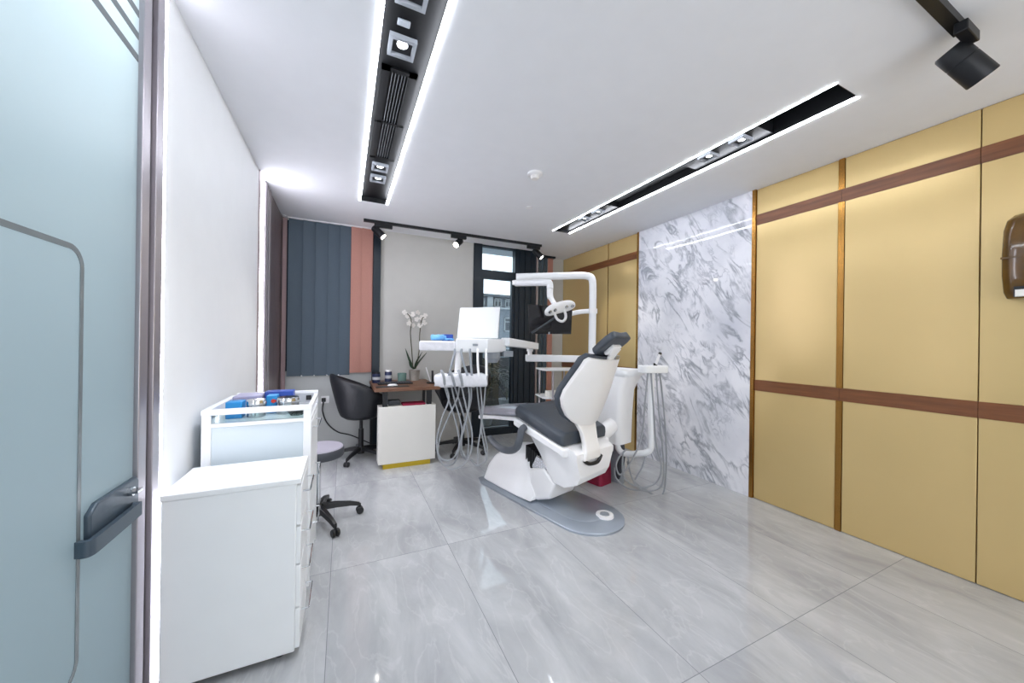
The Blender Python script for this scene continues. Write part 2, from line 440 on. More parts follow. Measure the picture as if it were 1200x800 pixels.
cstrip('glowing strip of the wide ceiling slot on the side of the white wall', SL[0] - .001, SL[0] + .015, -1.0, 3.86)
cstrip('glowing strip of the wide ceiling slot on the side of the room middle', SL[1] - .015, SL[1] + .001, -1.0, 3.86)
cstrip('thin glowing strip on the room side of the slot near the gold panels', SR[0] - .001, SR[0] + .008, SR[2], SR[3])
cstrip('thin glowing strip on the gold panel side of the slot near the gold panels', SR[1] - .008, SR[1] + .001, SR[2], SR[3])
def downlight(p, size, ztop, label, glow='lens_cool', power=DOWN_W):
    o = thing('recessed_spotlight', label, 'light', (p[0], p[1], ztop), 0, 'square recessed spotlights in the ceiling slots')
    h = size / 2; f = size * .13; z0, z1 = -.022, .0
    m = MB()
    m.box((-h, -h, z0), (h, -h + f, z1)); m.box((-h, h - f, z0), (h, h, z1)); m.box((-h, -h + f, z0), (-h + f, h - f, z1)); m.box((h - f, -h + f, z0), (h, h - f, z1))
    m.build('frame', 'frame_grey', o, world=False)
    MB().box((-h + f, -h + f, -.006), (h - f, h - f, -.0005)).build('well', 'black_plastic', o, world=False)
    MB().lathe([(.0, -.0075), (size * .2, -.0075), (size * .2, -.0065), (0, -.0065)], (0, -size * .09, -.001)).build('lens', glow, o, world=False)
    spot('beam', o, (p[0], p[1], ztop - .03), (p[0], p[1], 0), power, 95, (.97, .98, 1), .05, .8)
L1 = SL; zb = H + .045
for p, lb in (((.236, 1.50), 'square recessed spotlight nearest the camera in the wide black slot'),
              ((.236, 1.80), 'square recessed spotlight just before the air grille in the wide black slot'),
              ((.250, 3.13), 'small square spotlight just beyond the air grille in the wide black slot'),
              ((.252, 3.36), 'square spotlight nearest the end of the wide black slot by the blinds')):
    downlight(p, .125, zb, lb)
for p, lb in (((2.45, 1.56), 'square spotlight nearest the empty end of the slot by the gold panels'),
              ((2.45, 1.80), 'square spotlight second from the empty end of the slot by the gold panels'),
              ((2.45, 3.08), 'square spotlight before the last one at the window end of the narrow slot'),
              ((2.45, 3.32), 'last square spotlight at the window end of the narrow slot')):
    downlight(p, .105, H + .03, lb, power=DOWN_W * .4)
# air grille in the left slot
o = thing('air_grille', 'long black air conditioning grille between two pairs of recessed spotlights', 'vent', (.25, 2.48, zb))
m = MB(); x0, x1, y0, y1 = -.092, .092, -.52, .5
for a in ((x0, y0, x1, y0 + .03), (x0, y1 - .03, x1, y1), (x0, y0, x0 + .045, y1), (x1 - .045, y0, x1, y1), (x0, -.02, x1, 0)): m.box((a[0], a[1], -.012), (a[2], a[3], 0))
m.build('frame', 'trough_black', o, world=False)
m = MB()
for k in range(7): m.cbox((-.05 + k * .0165, -.01, -.006), (.003, .97, .010), (0, .5, 0))
m.build('louvre', 'louvre_dark', o, world=False)
tag(MB().cbox((.225, 1.665, zb - .006), (.055, .03, .012)).build('sensor', 'grey_plastic', bevel=.003), 'tiny grey sensor box between two square spotlights', 'sensor')
# smoke detector and sprinkler cap
p = atz(627, 203, H)
o = thing('smoke_detector', 'round white smoke detector on the plain ceiling', 'smoke detector', (p.x, p.y, H))
MB().lathe([(.0, 0), (.062, 0), (.062, -.014), (.05, -.022), (0, -.022)]).build('base', 'white_plastic', o, world=False)
MB().lathe([(.0, -.022), (.036, -.022), (.036, -.04), (.028, -.048), (0, -.048)]).build('sensor_head', 'warm_plastic', o, world=False)
p = atz(620, 243, H)
tag(MB().lathe([(0, 0), (.038, 0), (.036, -.006), (0, -.008)], (p.x, p.y, H)).build('sprinkler_cap', 'white_plastic'), 'small flat white sprinkler cap on the ceiling beyond the smoke detector', 'sprinkler')

# ------------------------------------------------------------------ corridor behind the glass door
m = MB(); m.box((-2.6, YN, -.1), (XL - .1, 3.0, 0)); struct(m.build('floor_corridor', 'corridor_floor'))
m = MB(); m.box((-2.7, YN, 0), (-2.6, 3.0, H)); m.box((-2.6, 2.9, 0), (XL - .1, 3.0, H)); m.box((-2.6, YN - .1, 0), (XL - .1, YN, H)); struct(m.build('wall_corridor', 'corridor_wall'))
struct(MB().box((-2.7, YN, H), (XL - .1, 3.0, H + .1)).build('ceiling_corridor', 'ceiling_paint'))
la = bpy.data.lights.new('glass_backlight', 'AREA'); la.shape = 'RECTANGLE'; la.size = .22; la.size_y = 3.6; la.energy = BACKLIGHT_W; la.color = (.93, .97, 1)  # unseen lamp added close behind the door to brighten its upper glass
lo = bpy.data.objects.new('glass_backlight', la); COL.objects.link(lo); lo.location = (-.98, .6, H - .02)
# ------------------------------------------------------------------ glass door
def door():
    d = struct(MB().box((XL - .006, YD0, .02), (XL + .006, YD1 - .003, H - .015)).build('door_1', 'frosted_glass'))
    xf = XL + .0066
    # clear lines left in the frosting: one rounded border and three lines near the top
    m = MB(); t = .008
    def line(p, q, w=t):
        y0, z0 = p; y1, z1 = q
        m.box((xf, min(y0, y1) - w / 2, min(z0, z1) - w / 2), (xf + .0012, max(y0, y1) + w / 2, max(z0, z1) + w / 2))
    yv, zt, zl = 1.368, 1.592, .44; r = .05
    pts = [(YD0 + .2, zt)] + [(yv - r + r * math.sin(a), zt - r + r * math.cos(a)) for a in [k * PI / 16 for k in range(9)]] + \
          [(yv - r + r * math.cos(a), zl + r - r * math.sin(a)) for a in [k * PI / 16 for k in range(9)]] + [(YD0 + .2, zl)]
    n = len(pts); inner = []
    ring = []
    for i in range(n):
        a = V(*pts[max(i - 1, 0)], 0); b = V(*pts[min(i + 1, n - 1)], 0); tt = (b - a).normalized(); nn = V(-tt.y, tt.x, 0) * .0075
        y, z = pts[i]
        ring.append([V(xf, y + nn.x, z + nn.y), V(xf, y - nn.x, z - nn.y), V(xf + .0012, y - nn.x, z - nn.y), V(xf + .0012, y + nn.x, z + nn.y)])
    m.loft(ring); m.build('border_line', 'clear_grey', d)
    m = MB()
    for z in (2.30, 2.375, 2.45): line((YD0 + .1, z), (YD1 - .02, z), .024)
    m.build('top_line', 'clear_grey', d)
    # lever handle on a rounded plate
    h = MB().prism([(xf, 1.385, .775), (xf, 1.405, .745), (xf, 1.635, .745), (xf, 1.645, .755), (xf, 1.645, .875), (xf, 1.63, .888), (xf, 1.42, .888), (xf, 1.385, .865)], (.016, 0, 0)).build('handle', 'handle_slate', d, bevel=.006, seg=3)
    MB().lathe([(0, 0), (.018, 0), (.017, .014), (0, .014)], (xf + .016, 1.60, .793), axis=(1, 0, 0)).build('neck', 'handle_slate', h)
    m = MB()
    path = [(xf + .006, 1.352), (xf + .022, 1.346), (xf + .031, 1.352), (xf + .034, 1.39), (xf + .034, 1.60)]
    P = smooth_path([V(a, b, 0) for a, b in path], 5); rg = []
    for i, q in enumerate(P):
        tt = (P[min(i + 1, len(P) - 1)] - P[max(i - 1, 0)]).normalized(); nn = V(-tt.y, tt.x, 0) * .007
        rg.append([q + nn + V(0, 0, .768), q - nn + V(0, 0, .768), q - nn + V(0, 0, .812), q + nn + V(0, 0, .812)])
    m.loft(rg).build('lever', 'handle_slate', h, bevel=.003)
    m = MB(); m.lathe([(0, 0), (.014, 0), (.014, .012), (0, .012)], (xf + .016, 1.58, .855), axis=(1, 0, 0)); m.cbox((xf + .034, 1.58, .855), (.02, .034, .008))
    m.build('lock_knob', 'chrome', h)
door()
m = MB(); m.box((XL - .09, 1.648, 0), (XL + .018, 1.70, H)); m.box((XL - .09, 1.708, 0), (XL + .006, 1.735, H)); m.box((XL - .09, 1.742, 0), (XL + .020, 1.798, H)); m.box((XL - .09, 1.838, 0), (XL + .004, 1.845, H))
m.box((XL - .08, 1.64, 0), (XL - .06, 1.80, H))
m.box((XL - .09, YD0 - .1, 0), (XL + .018, YD0 - .005, H)); m.box((XL - .09, YD0 - .005, H - .014), (XL + .018, 1.65, H))
struct(m.build('trim_7', 'satin_aluminium', bevel=.003))

# ------------------------------------------------------------------ balcony door, outside
def bdoor():
    d = struct(MB().box((1.64, YB - .02, 0), (1.765, YB + .09, H)).box((1.765, YB, 2.265), (2.31, YB + .08, 2.39)).box((2.29, YB - .01, 0), (2.345, YB + .09, H))
               .box((1.765, YB, H - .02), (2.31, YB + .08, H)).box((1.765, YB, 0), (2.31, YB + .08, .10)).box((1.80, YB + .005, .10), (1.765, YB + .07, 2.265)).box((2.25, YB + .005, .10), (2.29, YB + .07, 2.265)).build('door_2', 'frame_navy'))
    MB().box((1.765, YB + .035, .10), (2.25, YB + .045, 2.265)).build('glass_panel', 'window_glass', d)
    MB().box((1.765, YB + .035, 2.39), (2.29, YB + .045, H - .02)).build('glass_panel', 'window_glass', d)
bdoor()
# tall fixed dark panel beside the balcony door
m = MB(); m.box((2.345, YB - .005, 0), (2.66, YB + .09, H))
for k in range(3): m.box((2.36 + k * .1, YB - .018, .02), (2.435 + k * .1, YB - .005, H - .01))
struct(m.build('window_2', 'frame_navy'))
struct(MB().box((2.645, YB - .03, 0), (2.668, YB + .09, H)).build('trim_8', 'brown_light'))
def slats(o, xs, y, z0, z1, mt, tilt=.12):
    for a, b in xs:
        c = (a + b) / 2; w = (b - a) * .515; n = 6; ring = []
        fr = []; bk = []
        for k in range(n + 1):
            s_ = -1 + 2 * k / n; yy = y + .006 * (1 - s_ * s_) + tilt * s_ * .08
            fr.append((c + s_ * w, yy - .0012)); bk.append((c + s_ * w, yy + .0012))
        poly = fr + bk[::-1]
        MB().loft([[V(px, py, z0) for px, py in poly], [V(px, py, z1) for px, py in poly]]).build('slat', mt, o)
o = thing('vertical_blind', 'tall slate grey and dusty pink vertical blind closed over the window behind the tub chair', 'blind', (-.15, YB - .03, .90))
MB().box((XL + .05, YB - .05, H - .012), (.31, YB - .005, H - .001)).build('headrail', 'white_plastic', o)
gx = [-.585, -.44, -.312, -.18, -.055, .062]
slats(o, list(zip(gx[:-1], gx[1:])), YB - .03, .93, H - .012, 'blind_grey')
slats(o, [(.066, .185), (.187, .310)], YB - .03, .955, H - .012, 'blind_pink')
for x in gx[1:-1]: MB().tube([(x, YB - .034, .925), (x, YB - .034, .94)], .008, 8, 0).build('chain_weight', 'white_plastic', o)
slats_l = thing('vertical_blind', 'narrow mauve vertical blind hanging edge-on between the brown panelling and the slate grey blind', 'blind', (-.62, YB - .07, .9))
MB().box((-.635, YB - .10, H - .012), (-.61, YB - .055, H - .001)).build('headrail', 'white_plastic', slats_l)
slats(slats_l, [(-.64, -.60)], YB - .06, .60, H - .02, 'blind_mauve')
o = thing('vertical_blind', 'short stretch of grey and pink vertical blind in the corner behind the tall white post', 'blind', (2.95, YA - .1, .2))
MB().box((2.72, YA - .13, H - .03), (3.08, YA - .05, H - .001)).build('headrail', 'frame_navy', o)
slats(o, [(2.72, 2.80), (2.80, 2.885), (2.885, 2.955)], YA - .09, .15, H - .03, 'blind_grey')
slats(o, [(2.957, 3.06)], YA - .09, .15, H - .03, 'blind_pink')

# outside: balcony, plants, building across the street
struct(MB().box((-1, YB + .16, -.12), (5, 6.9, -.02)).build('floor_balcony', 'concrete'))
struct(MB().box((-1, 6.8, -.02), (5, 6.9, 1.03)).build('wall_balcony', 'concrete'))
def building():
    y0 = 17.0; o = thing('building', 'grey apartment building across the street seen through the balcony door', 'building', (7.5, y0, -9))
    MB().box((-6, y0, -9), (26, y0 + 8, 3.04)).build('wall', 'facade', o)
    MB().box((-6.3, y0 - .3, 3.04), (26, y0 + 8, 3.10)).build('cornice', 'facade_pale', o)
    MB().box((-6, y0 + .02, 3.10), (26, y0 + 8, 3.64)).build('attic_wall', 'facade', o)
    MB().box((-6, y0 - .25, 3.64), (26, y0 + 8, 3.76)).build('roof', 'roof_slate', o)
    MB().box((6.55, y0 - .1, 3.10), (6.85, y0 + .1, 3.64)).build('pier', 'facade_pale', o)
    for zz in (.9, -2.45):
        MB().box((4.6, y0 - .5, zz - .1), (6.6, y0, zz + .02)).build('balcony_slab', 'facade_pale', o)
    def win(x, z, w, h):
        f = MB(); t = .05
        f.box((x - w / 2, y0 - .06, z - h / 2), (x + w / 2, y0 + .02, z - h / 2 + t)).box((x - w / 2, y0 - .06, z + h / 2 - t), (x + w / 2, y0 + .02, z + h / 2))
        f.box((x - w / 2, y0 - .06, z - h / 2), (x - w / 2 + t, y0 + .02, z + h / 2)).box((x + w / 2 - t, y0 - .06, z - h / 2), (x + w / 2, y0 + .02, z + h / 2))
        f.box((x - t / 2, y0 - .06, z - h / 2), (x + t / 2, y0 + .02, z + h / 2)).box((x - w / 2, y0 - .06, z + h * .17), (x + w / 2, y0 + .02, z + h * .17 + t * .8))
        fo = f.build('window', 'facade_pale', o)
        MB().box((x - w / 2 + .02, y0 - .03, z - h / 2 + .02), (x + w / 2 - .02, y0 - .01, z + h / 2 - .02)).build('pane', 'facade_glass', fo)
    for x in (5.9, 7.95, 10.0):
        for z in (2.25, .65, -.95): win(x, z, .85, .72)
    for x in (6.2, 7.15, 7.75, 8.3): win(x, 3.36, .42, .44)
building()
def palm(loc, h, label, n, seed):
    rnd = random.Random(seed)
    o = thing('potted_palm', label, 'plant', loc, 0, 'plants on the balcony')
    MB().lathe([(0, 0), (.12, 0), (.16, .26), (.17, .28), (.15, .28), (.14, .25), (0, .25)]).build('pot', 'facade_pale', o, world=False)
    m = MB(); l = MB()
    for k in range(n):
        a = 2 * PI * k / n + rnd.uniform(-.3, .3); lean = rnd.uniform(.15, .5); hh = h * rnd.uniform(.75, 1.05)
        top = V(math.cos(a) * lean * .7, math.sin(a) * lean * .7, hh)
        st = smooth_path([V(0, 0, .25), V(math.cos(a) * lean * .15, math.sin(a) * lean * .15, hh * .6), top, top + V(math.cos(a) * .18, math.sin(a) * .18, -.12)], 6)
        m.tube(st, .006, 6, 0)
        for i in range(6, len(st)):
            d = (st[i] - st[i - 1]).normalized(); side = d.cross(V(0, 0, 1)).normalized()
            for sg in (-1, 1):
                b = st[i]; ln = rnd.uniform(.14, .26); e = b + (side * sg * .8 + d * .5 + V(0, 0, -.25)) * ln; md = (b + e) / 2 + V(0, 0, .03); wv = d * .014
                l.loft([[b - wv * .3, b + wv * .3, b + wv * .3 + V(0, 0, .002), b - wv * .3 + V(0, 0, .002)], [md - wv, md + wv, md + wv + V(0, 0, .002), md - wv + V(0, 0, .002)], [e - wv * .1, e + wv * .1, e + wv * .1 + V(0, 0, .001), e - wv * .1 + V(0, 0, .001)]])
    m.build('stalk', 'stem', o, world=False); l.build('leaf', 'palm_leaf', o, world=False)
palm((2.12, 5.55, -.02), 1.02, 'bushy dark green palm in a pot just outside the balcony door', 11, 3)
palm((2.85, 6.25, -.02), .85, 'dark green palm in a pot further back and to the side of the bushiest one', 9, 5)

# ------------------------------------------------------------------ track lights
o = thing('track_rail', 'long black lighting track on the ceiling before the window wall', 'lighting track', (1.36, 4.43, H))
MB().box((.19, 4.412, H - .03), (2.52, 4.448, H)).build('rail', 'black_metal', o)
MB().box((.186, 4.410, H - .031), (.19, 4.450, H)).build('end_cap', 'black_plastic', o); MB().box((2.52, 4.41, H - .031), (2.524, 4.45, H)).build('end_cap', 'black_plastic', o)
def track_spot(p, aim, label, L=.17, r=.042, power=TRACK_W, head=None, adir=(1, 0, 0), alen=.2, glow='lens_glow', off=(0, 0, 0)):
    p = V(p); o = thing('track_spotlight', label, 'light', p, 0, 'black track spotlights')
    ad = V(adir)
    wv = V(0, 0, 1).cross(ad).normalized() * .02
    a = p + ad * (-alen / 2); b = p + ad * (alen / 2)
    MB().hexa([a - wv - V(0, 0, .045), b - wv - V(0, 0, .045), b + wv - V(0, 0, .045), a + wv - V(0, 0, .045), a - wv, b - wv, b + wv, a + wv]).build('adapter', 'black_metal', o, bevel=.004)
    d = V(aim).normalized(); hc = p + V(off) + V(0, 0, -.045 - .05)
    MB().cyl(p + V(off) + V(0, 0, -.04), hc, .012).build('stem', 'black_metal', o)
    back = hc - d * (L * .4); front = hc + d * (L * .6)
    h = MB().lathe([(0, 0), (r * .9, 0), (r, .008), (r, L * .38), (r * .975, L * .385), (r * .975, L * .395), (r, L * .40), (r, L - .004), (r * .96, L), (r * .86, L), (r * .84, L - .02), (0, L - .02)], back, axis=d).build('head', 'black_metal', o)
    MB().lathe([(0, 0), (r * .82, 0), (r * .80, .006), (0, .012)], front - d * .019, axis=d).build('lens', glow, h)
    spot('beam', o, front + d * .012, front + d, power, 50, (1, .95, .87), .03, .7)
    return o
pz = H - .03
track_spot((.40, 4.43, pz), (.48, -.35, -.55), 'black track spotlight above the dusty pink blind', off=(-.06, 0, 0))
track_spot((1.31, 4.43, pz), (-.45, -.5, -.45), 'black track spotlight over the plain grey wall beside the orchid')
track_spot((2.40, 4.43, pz), (.8, -.95, -1.25), 'black track spotlight at the track end beside the alcove', off=(.06, 0, 0))
o = thing('track_rail', 'short end of a black lighting track above the gold panels', 'lighting track', (2.0, .575, H))
MB().box((.9, .555, H - .035), (2.385, .595, H)).build('rail', 'black_metal', o)
p = atz(1133, 36, H - .05)
q = atz(1128, 72, H - .13)
t = track_spot((p.x, p.y, H - .035), rt * .59 - up * .75 - fw * .15, 'large black track spotlight turned to the gold panels', off=(q.x - p.x, q.y - p.y, 0), L=.185, r=.052, adir=(1, 0, 0), alen=.14, power=TRACK_W * .6)

# ------------------------------------------------------------------ left cabinets
def wire_handle(par, x, yc, z, w):
    MB().tube([(x, yc - w / 2, z), (x + .026, yc - w / 2, z), (x + .028, yc - w / 2 + .004, z), (x + .028, yc + w / 2 - .004, z), (x + .026, yc + w / 2, z), (x, yc + w / 2, z)], .004, 8, 0).build('handle', 'chrome', par)
def drawer_cabinet():
    o = thing('drawer_cabinet', 'low white drawer cabinet with chrome wire handles, nearest the glass door', 'cabinet', (-.383, 1.92, 0))
    x0, x1, y0, y1 = -.612, -.163, 1.762, 2.085
    MB().box((x0, y0, .028), (x1 - .012, y1, .742)).build('body', 'cabinet_white', o, bevel=.004)
    MB().box((x0 - .004, y0 - .004, .742), (x1 + .006, y1 + .004, .766)).build('top', 'cabinet_white', o, bevel=.004)
    MB().box((x0 + .03, y0 + .03, 0.01), (x1 - .04, y1 - .03, .028)).build('plinth', 'black_plastic', o)
    for x in (x0 + .06, x1 - .07):
        for y in (y0 + .05, y1 - .05): MB().lathe([(0, 0), (.018, 0), (.018, .027), (0, .027)], (x, y, 0)).build('foot', 'black_plastic', o)
    zs = [.035, .21, .395, .56, .736]
    for a, b in zip(zs[:-1], zs[1:]):
        f = MB().box((x1 - .012, y0 + .004, a + .004), (x1 + .006, y1 - .004, b - .004)).build('drawer', 'cabinet_white', o, bevel=.003)
        wire_handle(f, x1 + .006, (y0 + y1) / 2, b - .05, .19)
drawer_cabinet()
def trolley():
    o = thing('instrument_cabinet', 'white cabinet with a glass-sided tray top, standing behind the low drawer cabinet', 'cabinet', (-.38, 2.42, 0))
    x0, x1, y0, y1 = -.612, -.150, 2.16, 2.675
    MB().box((x0 + .03, y0 + .012, .09), (x1 - .02, y1 - .01, .925)).build('body', 'cabinet_pale', o, bevel=.003)
    m = MB()
    for x in (x0, x1 - .04):
        for y in (y0, y1 - .03): m.box((x + .0015, y + .0015, .05), (x + .0385, y + .0285, 1.005))
    m.build('post', 'white_lacquer', o, bevel=.003)
    m = MB(); m.box((x0, y0, .985), (x1, y0 + .03, 1.012)).box((x0, y0 + .03, .985), (x0 + .03, y1, 1.012)).box((x1 - .022, y0 + .03, .985), (x1, y1, 1.004)); m.box((x0 + .002, y0 + .004, .925), (x1 - .002, y1 - .001, .943))
    m.build('rail', 'white_lacquer', o, bevel=.003)
    MB().box((x0 + .04, y0 + .012, .945), (x1 - .04, y0 + .018, .985)).build('glass_side', 'shelf_glass', o)
    b = MB().box((x0 + .03, y1 - .03, .944), (x1, y1, 1.026)).build('back_panel', 'white_lacquer', o, bevel=.003)
    s = MB().box((x1 - .135, y1 - .036, .955), (x1 - .024, y1 - .03, 1.012)).build('socket_plate', 'frame_light', b, bevel=.002)
    MB().box((x1 - .066, y1 - .043, .968), (x1 - .036, y1 - .036, .998)).build('plug', 'black_plastic', b)
    zs = [.10, .37, .64, .915]
    for a, c in zip(zs[:-1], zs[1:]):
        f = MB().box((x1 - .02, y0 + .035, a + .004), (x1 - .002, y1 - .035, c - .004)).build('drawer', 'cabinet_white', o, bevel=.003)
        wire_handle(f, x1 - .002, (y0 + y1) / 2, c - .05, .22); 
    for x in (x0 + .04, x1 - .04):
        for y in (y0 + .04, y1 - .04): MB().lathe([(0, 0), (.02, 0), (.02, .05), (0, .05)], (x, y, 0)).build('foot', 'black_plastic', o)
trolley()
zt = .944
def tin(c, r, h, label):
    o = thing('steel_tin', label, 'tin', (c[0], c[1], zt), 0, 'round steel tins on the tray top')
    MB().lathe([(0, .001), (r, .001), (r, h * .7), (r * 1.02, h * .7), (r * 1.02, h * .72), (0, h * .72)]).build('body', 'steel', o, world=False)
    MB().lathe([(0, h * .721), (r * 1.05, h * .721), (r * 1.05, h * .9), (r * .98, h), (r * .2, h * 1.0), (0, h)]).build('lid', 'chrome', o, world=False)
tin((-.418, 2.30), .042, .090, 'smaller round steel tin between the two blue boxes')
tin((-.283, 2.36), .055, .088, 'wider round steel tin behind the glass side, next to the box with a red mark')
tag(MB().box((-.545, 2.27, zt), (-.475, 2.35, zt + .085)).build('glove_box', 'blue_card_light', bevel=.003), 'small sky blue box at the wall end of the tray top', 'box')
o = thing('blue_box', 'bright blue box with a red mark between two steel tins', 'box', (-.345, 2.38, zt))
MB().box((-.385, 2.36, zt), (-.335, 2.44, zt + .098)).build('carton', 'blue_card_light', o, bevel=.003)
MB().lathe([(0, 0), (.011, 0), (.011, .001), (0, .001)], (-.352, 2.36, zt + .068), axis=(0, -1, 0)).build('red_mark', 'red_card', o)
o = thing('blue_carton', 'long royal blue carton lying across the back of the tray top', 'box', (-.41, 2.56, zt))
MB().box((-.42, 2.52, zt), (-.275, 2.61, zt + .10)).build('carton', 'blue_card', o, bevel=.003)
tag(MB().box((-.56, 2.46, zt), (-.425, 2.62, zt + .088)).build('lilac_box', 'lilac', bevel=.006), 'low lilac box by the wall on the tray top', 'box')
tag(MB().lathe([(0, 0), (.03, 0), (.05, .03), (.048, .032), (.028, .004), (0, .004)], (-.23, 2.27, zt)).build('glass_dish', 'shelf_glass'), 'shallow clear dish at the drawer side of the tray top', 'dish')

# ------------------------------------------------------------------ stool and tub chairs
def star_base(o, r=.30, hub=.07, n=5, a0=0, mt='black_plastic', world=False):
    MB().lathe([(0, .06), (.04, .06), (.042, .12), (.03, .14), (0, .14)]).build('hub', mt, o, world=False)
    for k in range(n):
        a = a0 + 2 * PI * k / n; d = V(math.cos(a), math.sin(a), 0); sd = V(-d.y, d.x, 0)
        P = [(.03, .115, .022, .022), (.12, .11, .022, .02), (.22, .095, .018, .016), (r, .075, .015, .013)]
        rg = []
        for (rr, z, w, h) in P:
            rg.append([d * rr + sd * w + V(0, 0, z - h), d * rr - sd * w + V(0, 0, z - h), d * rr - sd * w * .8 + V(0, 0, z + h), d * rr + sd * w * .8 + V(0, 0, z + h)])
        lg = MB().loft(rg).build('leg', mt, o, world=False, bevel=.005)
        m = MB(); c = d * r
        for sg in (-1, 1): m.lathe([(0, -.011), (.022, -.011), (.027, -.006), (.027, .006), (.022, .011), (0, .011)], c + sd * sg * .015 + V(0, 0, .028), axis=sd, n=18)
        m.cyl(c + V(0, 0, .03), c + V(0, 0, .078), .009)
        m.build('caster', mt, lg, world=False)
o = thing('round_stool', 'round stool with a lilac-grey seat beside the white cabinets', 'stool', (-.16, 3.0, 0))
MB().lathe([(0, .49), (.165, .49), (.172, .50), (.172, .545), (.166, .553), (0, .553)], n=40).build('seat_rim', 'charcoal', o, world=False)
MB().lathe([(0, .553), (.165, .5535), (.16, .562), (.12, .566), (0, .567)], n=40).build('seat_cushion', 'stool_vinyl', o, world=False)
MB().cyl((0, 0, .13), (0, 0, .49), .018).build('column', 'chrome', o, world=False)
star_base(o, .29, a0=.12)
def tub_chair(label, loc, rz):
    # front of the chair is local +X
    o = thing('tub_chair', label, 'chair', loc, rz, 'black tub chairs at the desk')
    n = 25; outer = []; inner = []; rings = []
    for i in range(n):
        a = math.radians(42 + (318 - 42) * i / (n - 1))       # wraps round the back, open towards +X
        k = abs(i - (n - 1) / 2) / ((n - 1) / 2)
        top = .985 - .26 * k ** 1.5; rO = .32; rI = .265
        d = V(math.cos(a), math.sin(a), 0); e = 1 + .04 * (1 - k)
        bot = .49
        rings.append([d * rO * .70 + V(0, 0, bot), d * rO * .83 + V(0, 0, bot + .14), d * rO * 1.04 * e + V(0, 0, top - .03), d * (rO * e - .005) + V(0, 0, top), d * (rI * e + .01) + V(0, 0, top), d * rI * e + V(0, 0, top - .04), d * rI * .86 + V(0, 0, bot + .10), d * rI * .72 + V(0, 0, bot)])
    MB().loft(rings).build('backrest', 'black_leather', o, world=False, sub=1)
    MB().lathe([(0, .47), (.17, .47), (.215, .50), (.22, .52), (0, .52)], n=32).build('seat_shell', 'black_leather', o, world=False)
    MB().lathe([(0, .521), (.20, .521), (.215, .545), (.21, .58), (.17, .595), (0, .60)], (.02, 0, 0), n=32).build('seat_cushion', 'black_leather', o, world=False)
    MB().cyl((0, 0, .12), (0, 0, .34), .028).cyl((0, 0, .33), (0, 0, .47), .018).build('column', 'black_metal', o, world=False)
    star_base(o, .30, a0=.3)
    return o
tc = tub_chair('black tub chair on a five-castor base in front of the slate grey blind', (.19, 4.44, 0), .12)
tc2 = dup(tc, (1.34, 4.27, 0), PI + .65, 'black tub chair behind the hanging grey hoses and white wrapped bar', 'black tub chairs at the desk')
tc2.scale = (1.07, 1.07, 1.07)

# ------------------------------------------------------------------ desk
def desk():
    o = thing('desk', 'small desk with a walnut top on black posts over a white gold-footed cabinet', 'desk', (.63, 4.3, 0))
    x0, x1, y0, y1 = .335, .93, 3.94, 4.12
    MB().box((.29, 3.935, .817), (.98, 4.76, .853)).build('tabletop', 'desk_wood', o, bevel=.003)
    MB().box((x0, y0, .055), (x1, y1, .655)).build('cabinet', 'desk_white', o, bevel=.003)
    MB().box((x0 + .05, y0 + .02, 0), (x1 - .05, y1 - .02, .055)).build('plinth', 'gold_plinth', o)
    for x in (x0 + .065, x1 - .065):
        y = y0 + .05; MB().box((x - .025, y - .025, .655), (x + .025, y + .025, .817)).build('post', 'black_metal', o, bevel=.003)
    for x in (.315, .955): MB().box((x - .015, 4.705, 0), (x + .015, 4.735, .817)).build('leg', 'black_metal', o, bevel=.003)
desk()
tag(MB().box((.58, 3.96, .656), (.82, 4.11, .675)).build('folder', 'crimson', bevel=.002), 'dark red folder lying under the desk top', 'folder')
tag(MB().box((.44, 4.02, .656), (.56, 4.11, .71)).build('paper_tray', 'charcoal', bevel=.004), 'dark paper tray lying under the desk top', 'tray')
ZD = .8532
def dp(px, py, Y=None):
    q = atz(px, py, ZD) if Y is None else aty(px, py, Y); return V(q.x, q.y, ZD)
o = thing('keyboard', 'black keyboard on the desk top before the navy canister', 'keyboard', dp(462, 449, 4.32))
q = dp(463, 448.5, 4.32)
MB().box((q.x - .19, q.y - .07, ZD), (q.x + .19, q.y + .07, ZD + .018)).build('case', 'black_plastic', o, bevel=.003)
m = MB()
for r in range(4):
    for k in range(12): m.cbox((q.x - .16 + k * .029, q.y - .045 + r * .03, ZD + .021), (.023, .022, .006))
m.build('key', 'charcoal', o)
q = dp(460, 454.5, 4.06)
tag(MB().cbox((q.x, q.y, ZD + .003), (.34, .10, .006)).build('desk_mat', 'black_plastic', bevel=.002), 'narrow black mat at the front edge of the desk', 'mat')
o = thing('computer_mouse', 'white mouse on the black desk mat', 'mouse', (q.x, q.y, ZD + .006))
MB().loft([[V(q.x + sx * w, q.y + sy * .032, ZD + z) for sx, sy in ((-1, -1), (1, -1), (1, 1), (-1, 1))] for w, z in ((.058, .0065), (.06, .016), (.048, .027), (.02, .031))]).build('shell', 'white_plastic', o, sub=2)
MB().cbox((q.x - .025, q.y, ZD + .0325), (.012, .005, .004)).build('scroll_wheel', 'grey_plastic', o)
def canister(q, r, h, label, body, lid):
    o = thing('canister', label, 'canister', (q.x, q.y, ZD), 0, 'canisters on the desk')
    MB().lathe([(0, 0), (r, 0), (r, h * .8), (r * .9, h * .84), (0, h * .84)]).build('body', body, o, world=False)
    MB().lathe([(0, h * .841), (r * .92, h * .841), (r * .92, h), (0, h)]).build('lid', lid, o, world=False)
    MB().lathe([(r + .0005, h * .3), (r + .0015, h * .3), (r + .0015, h * .55), (r + .0005, h * .55)]).build('sticker', 'frame_light', o, world=False)
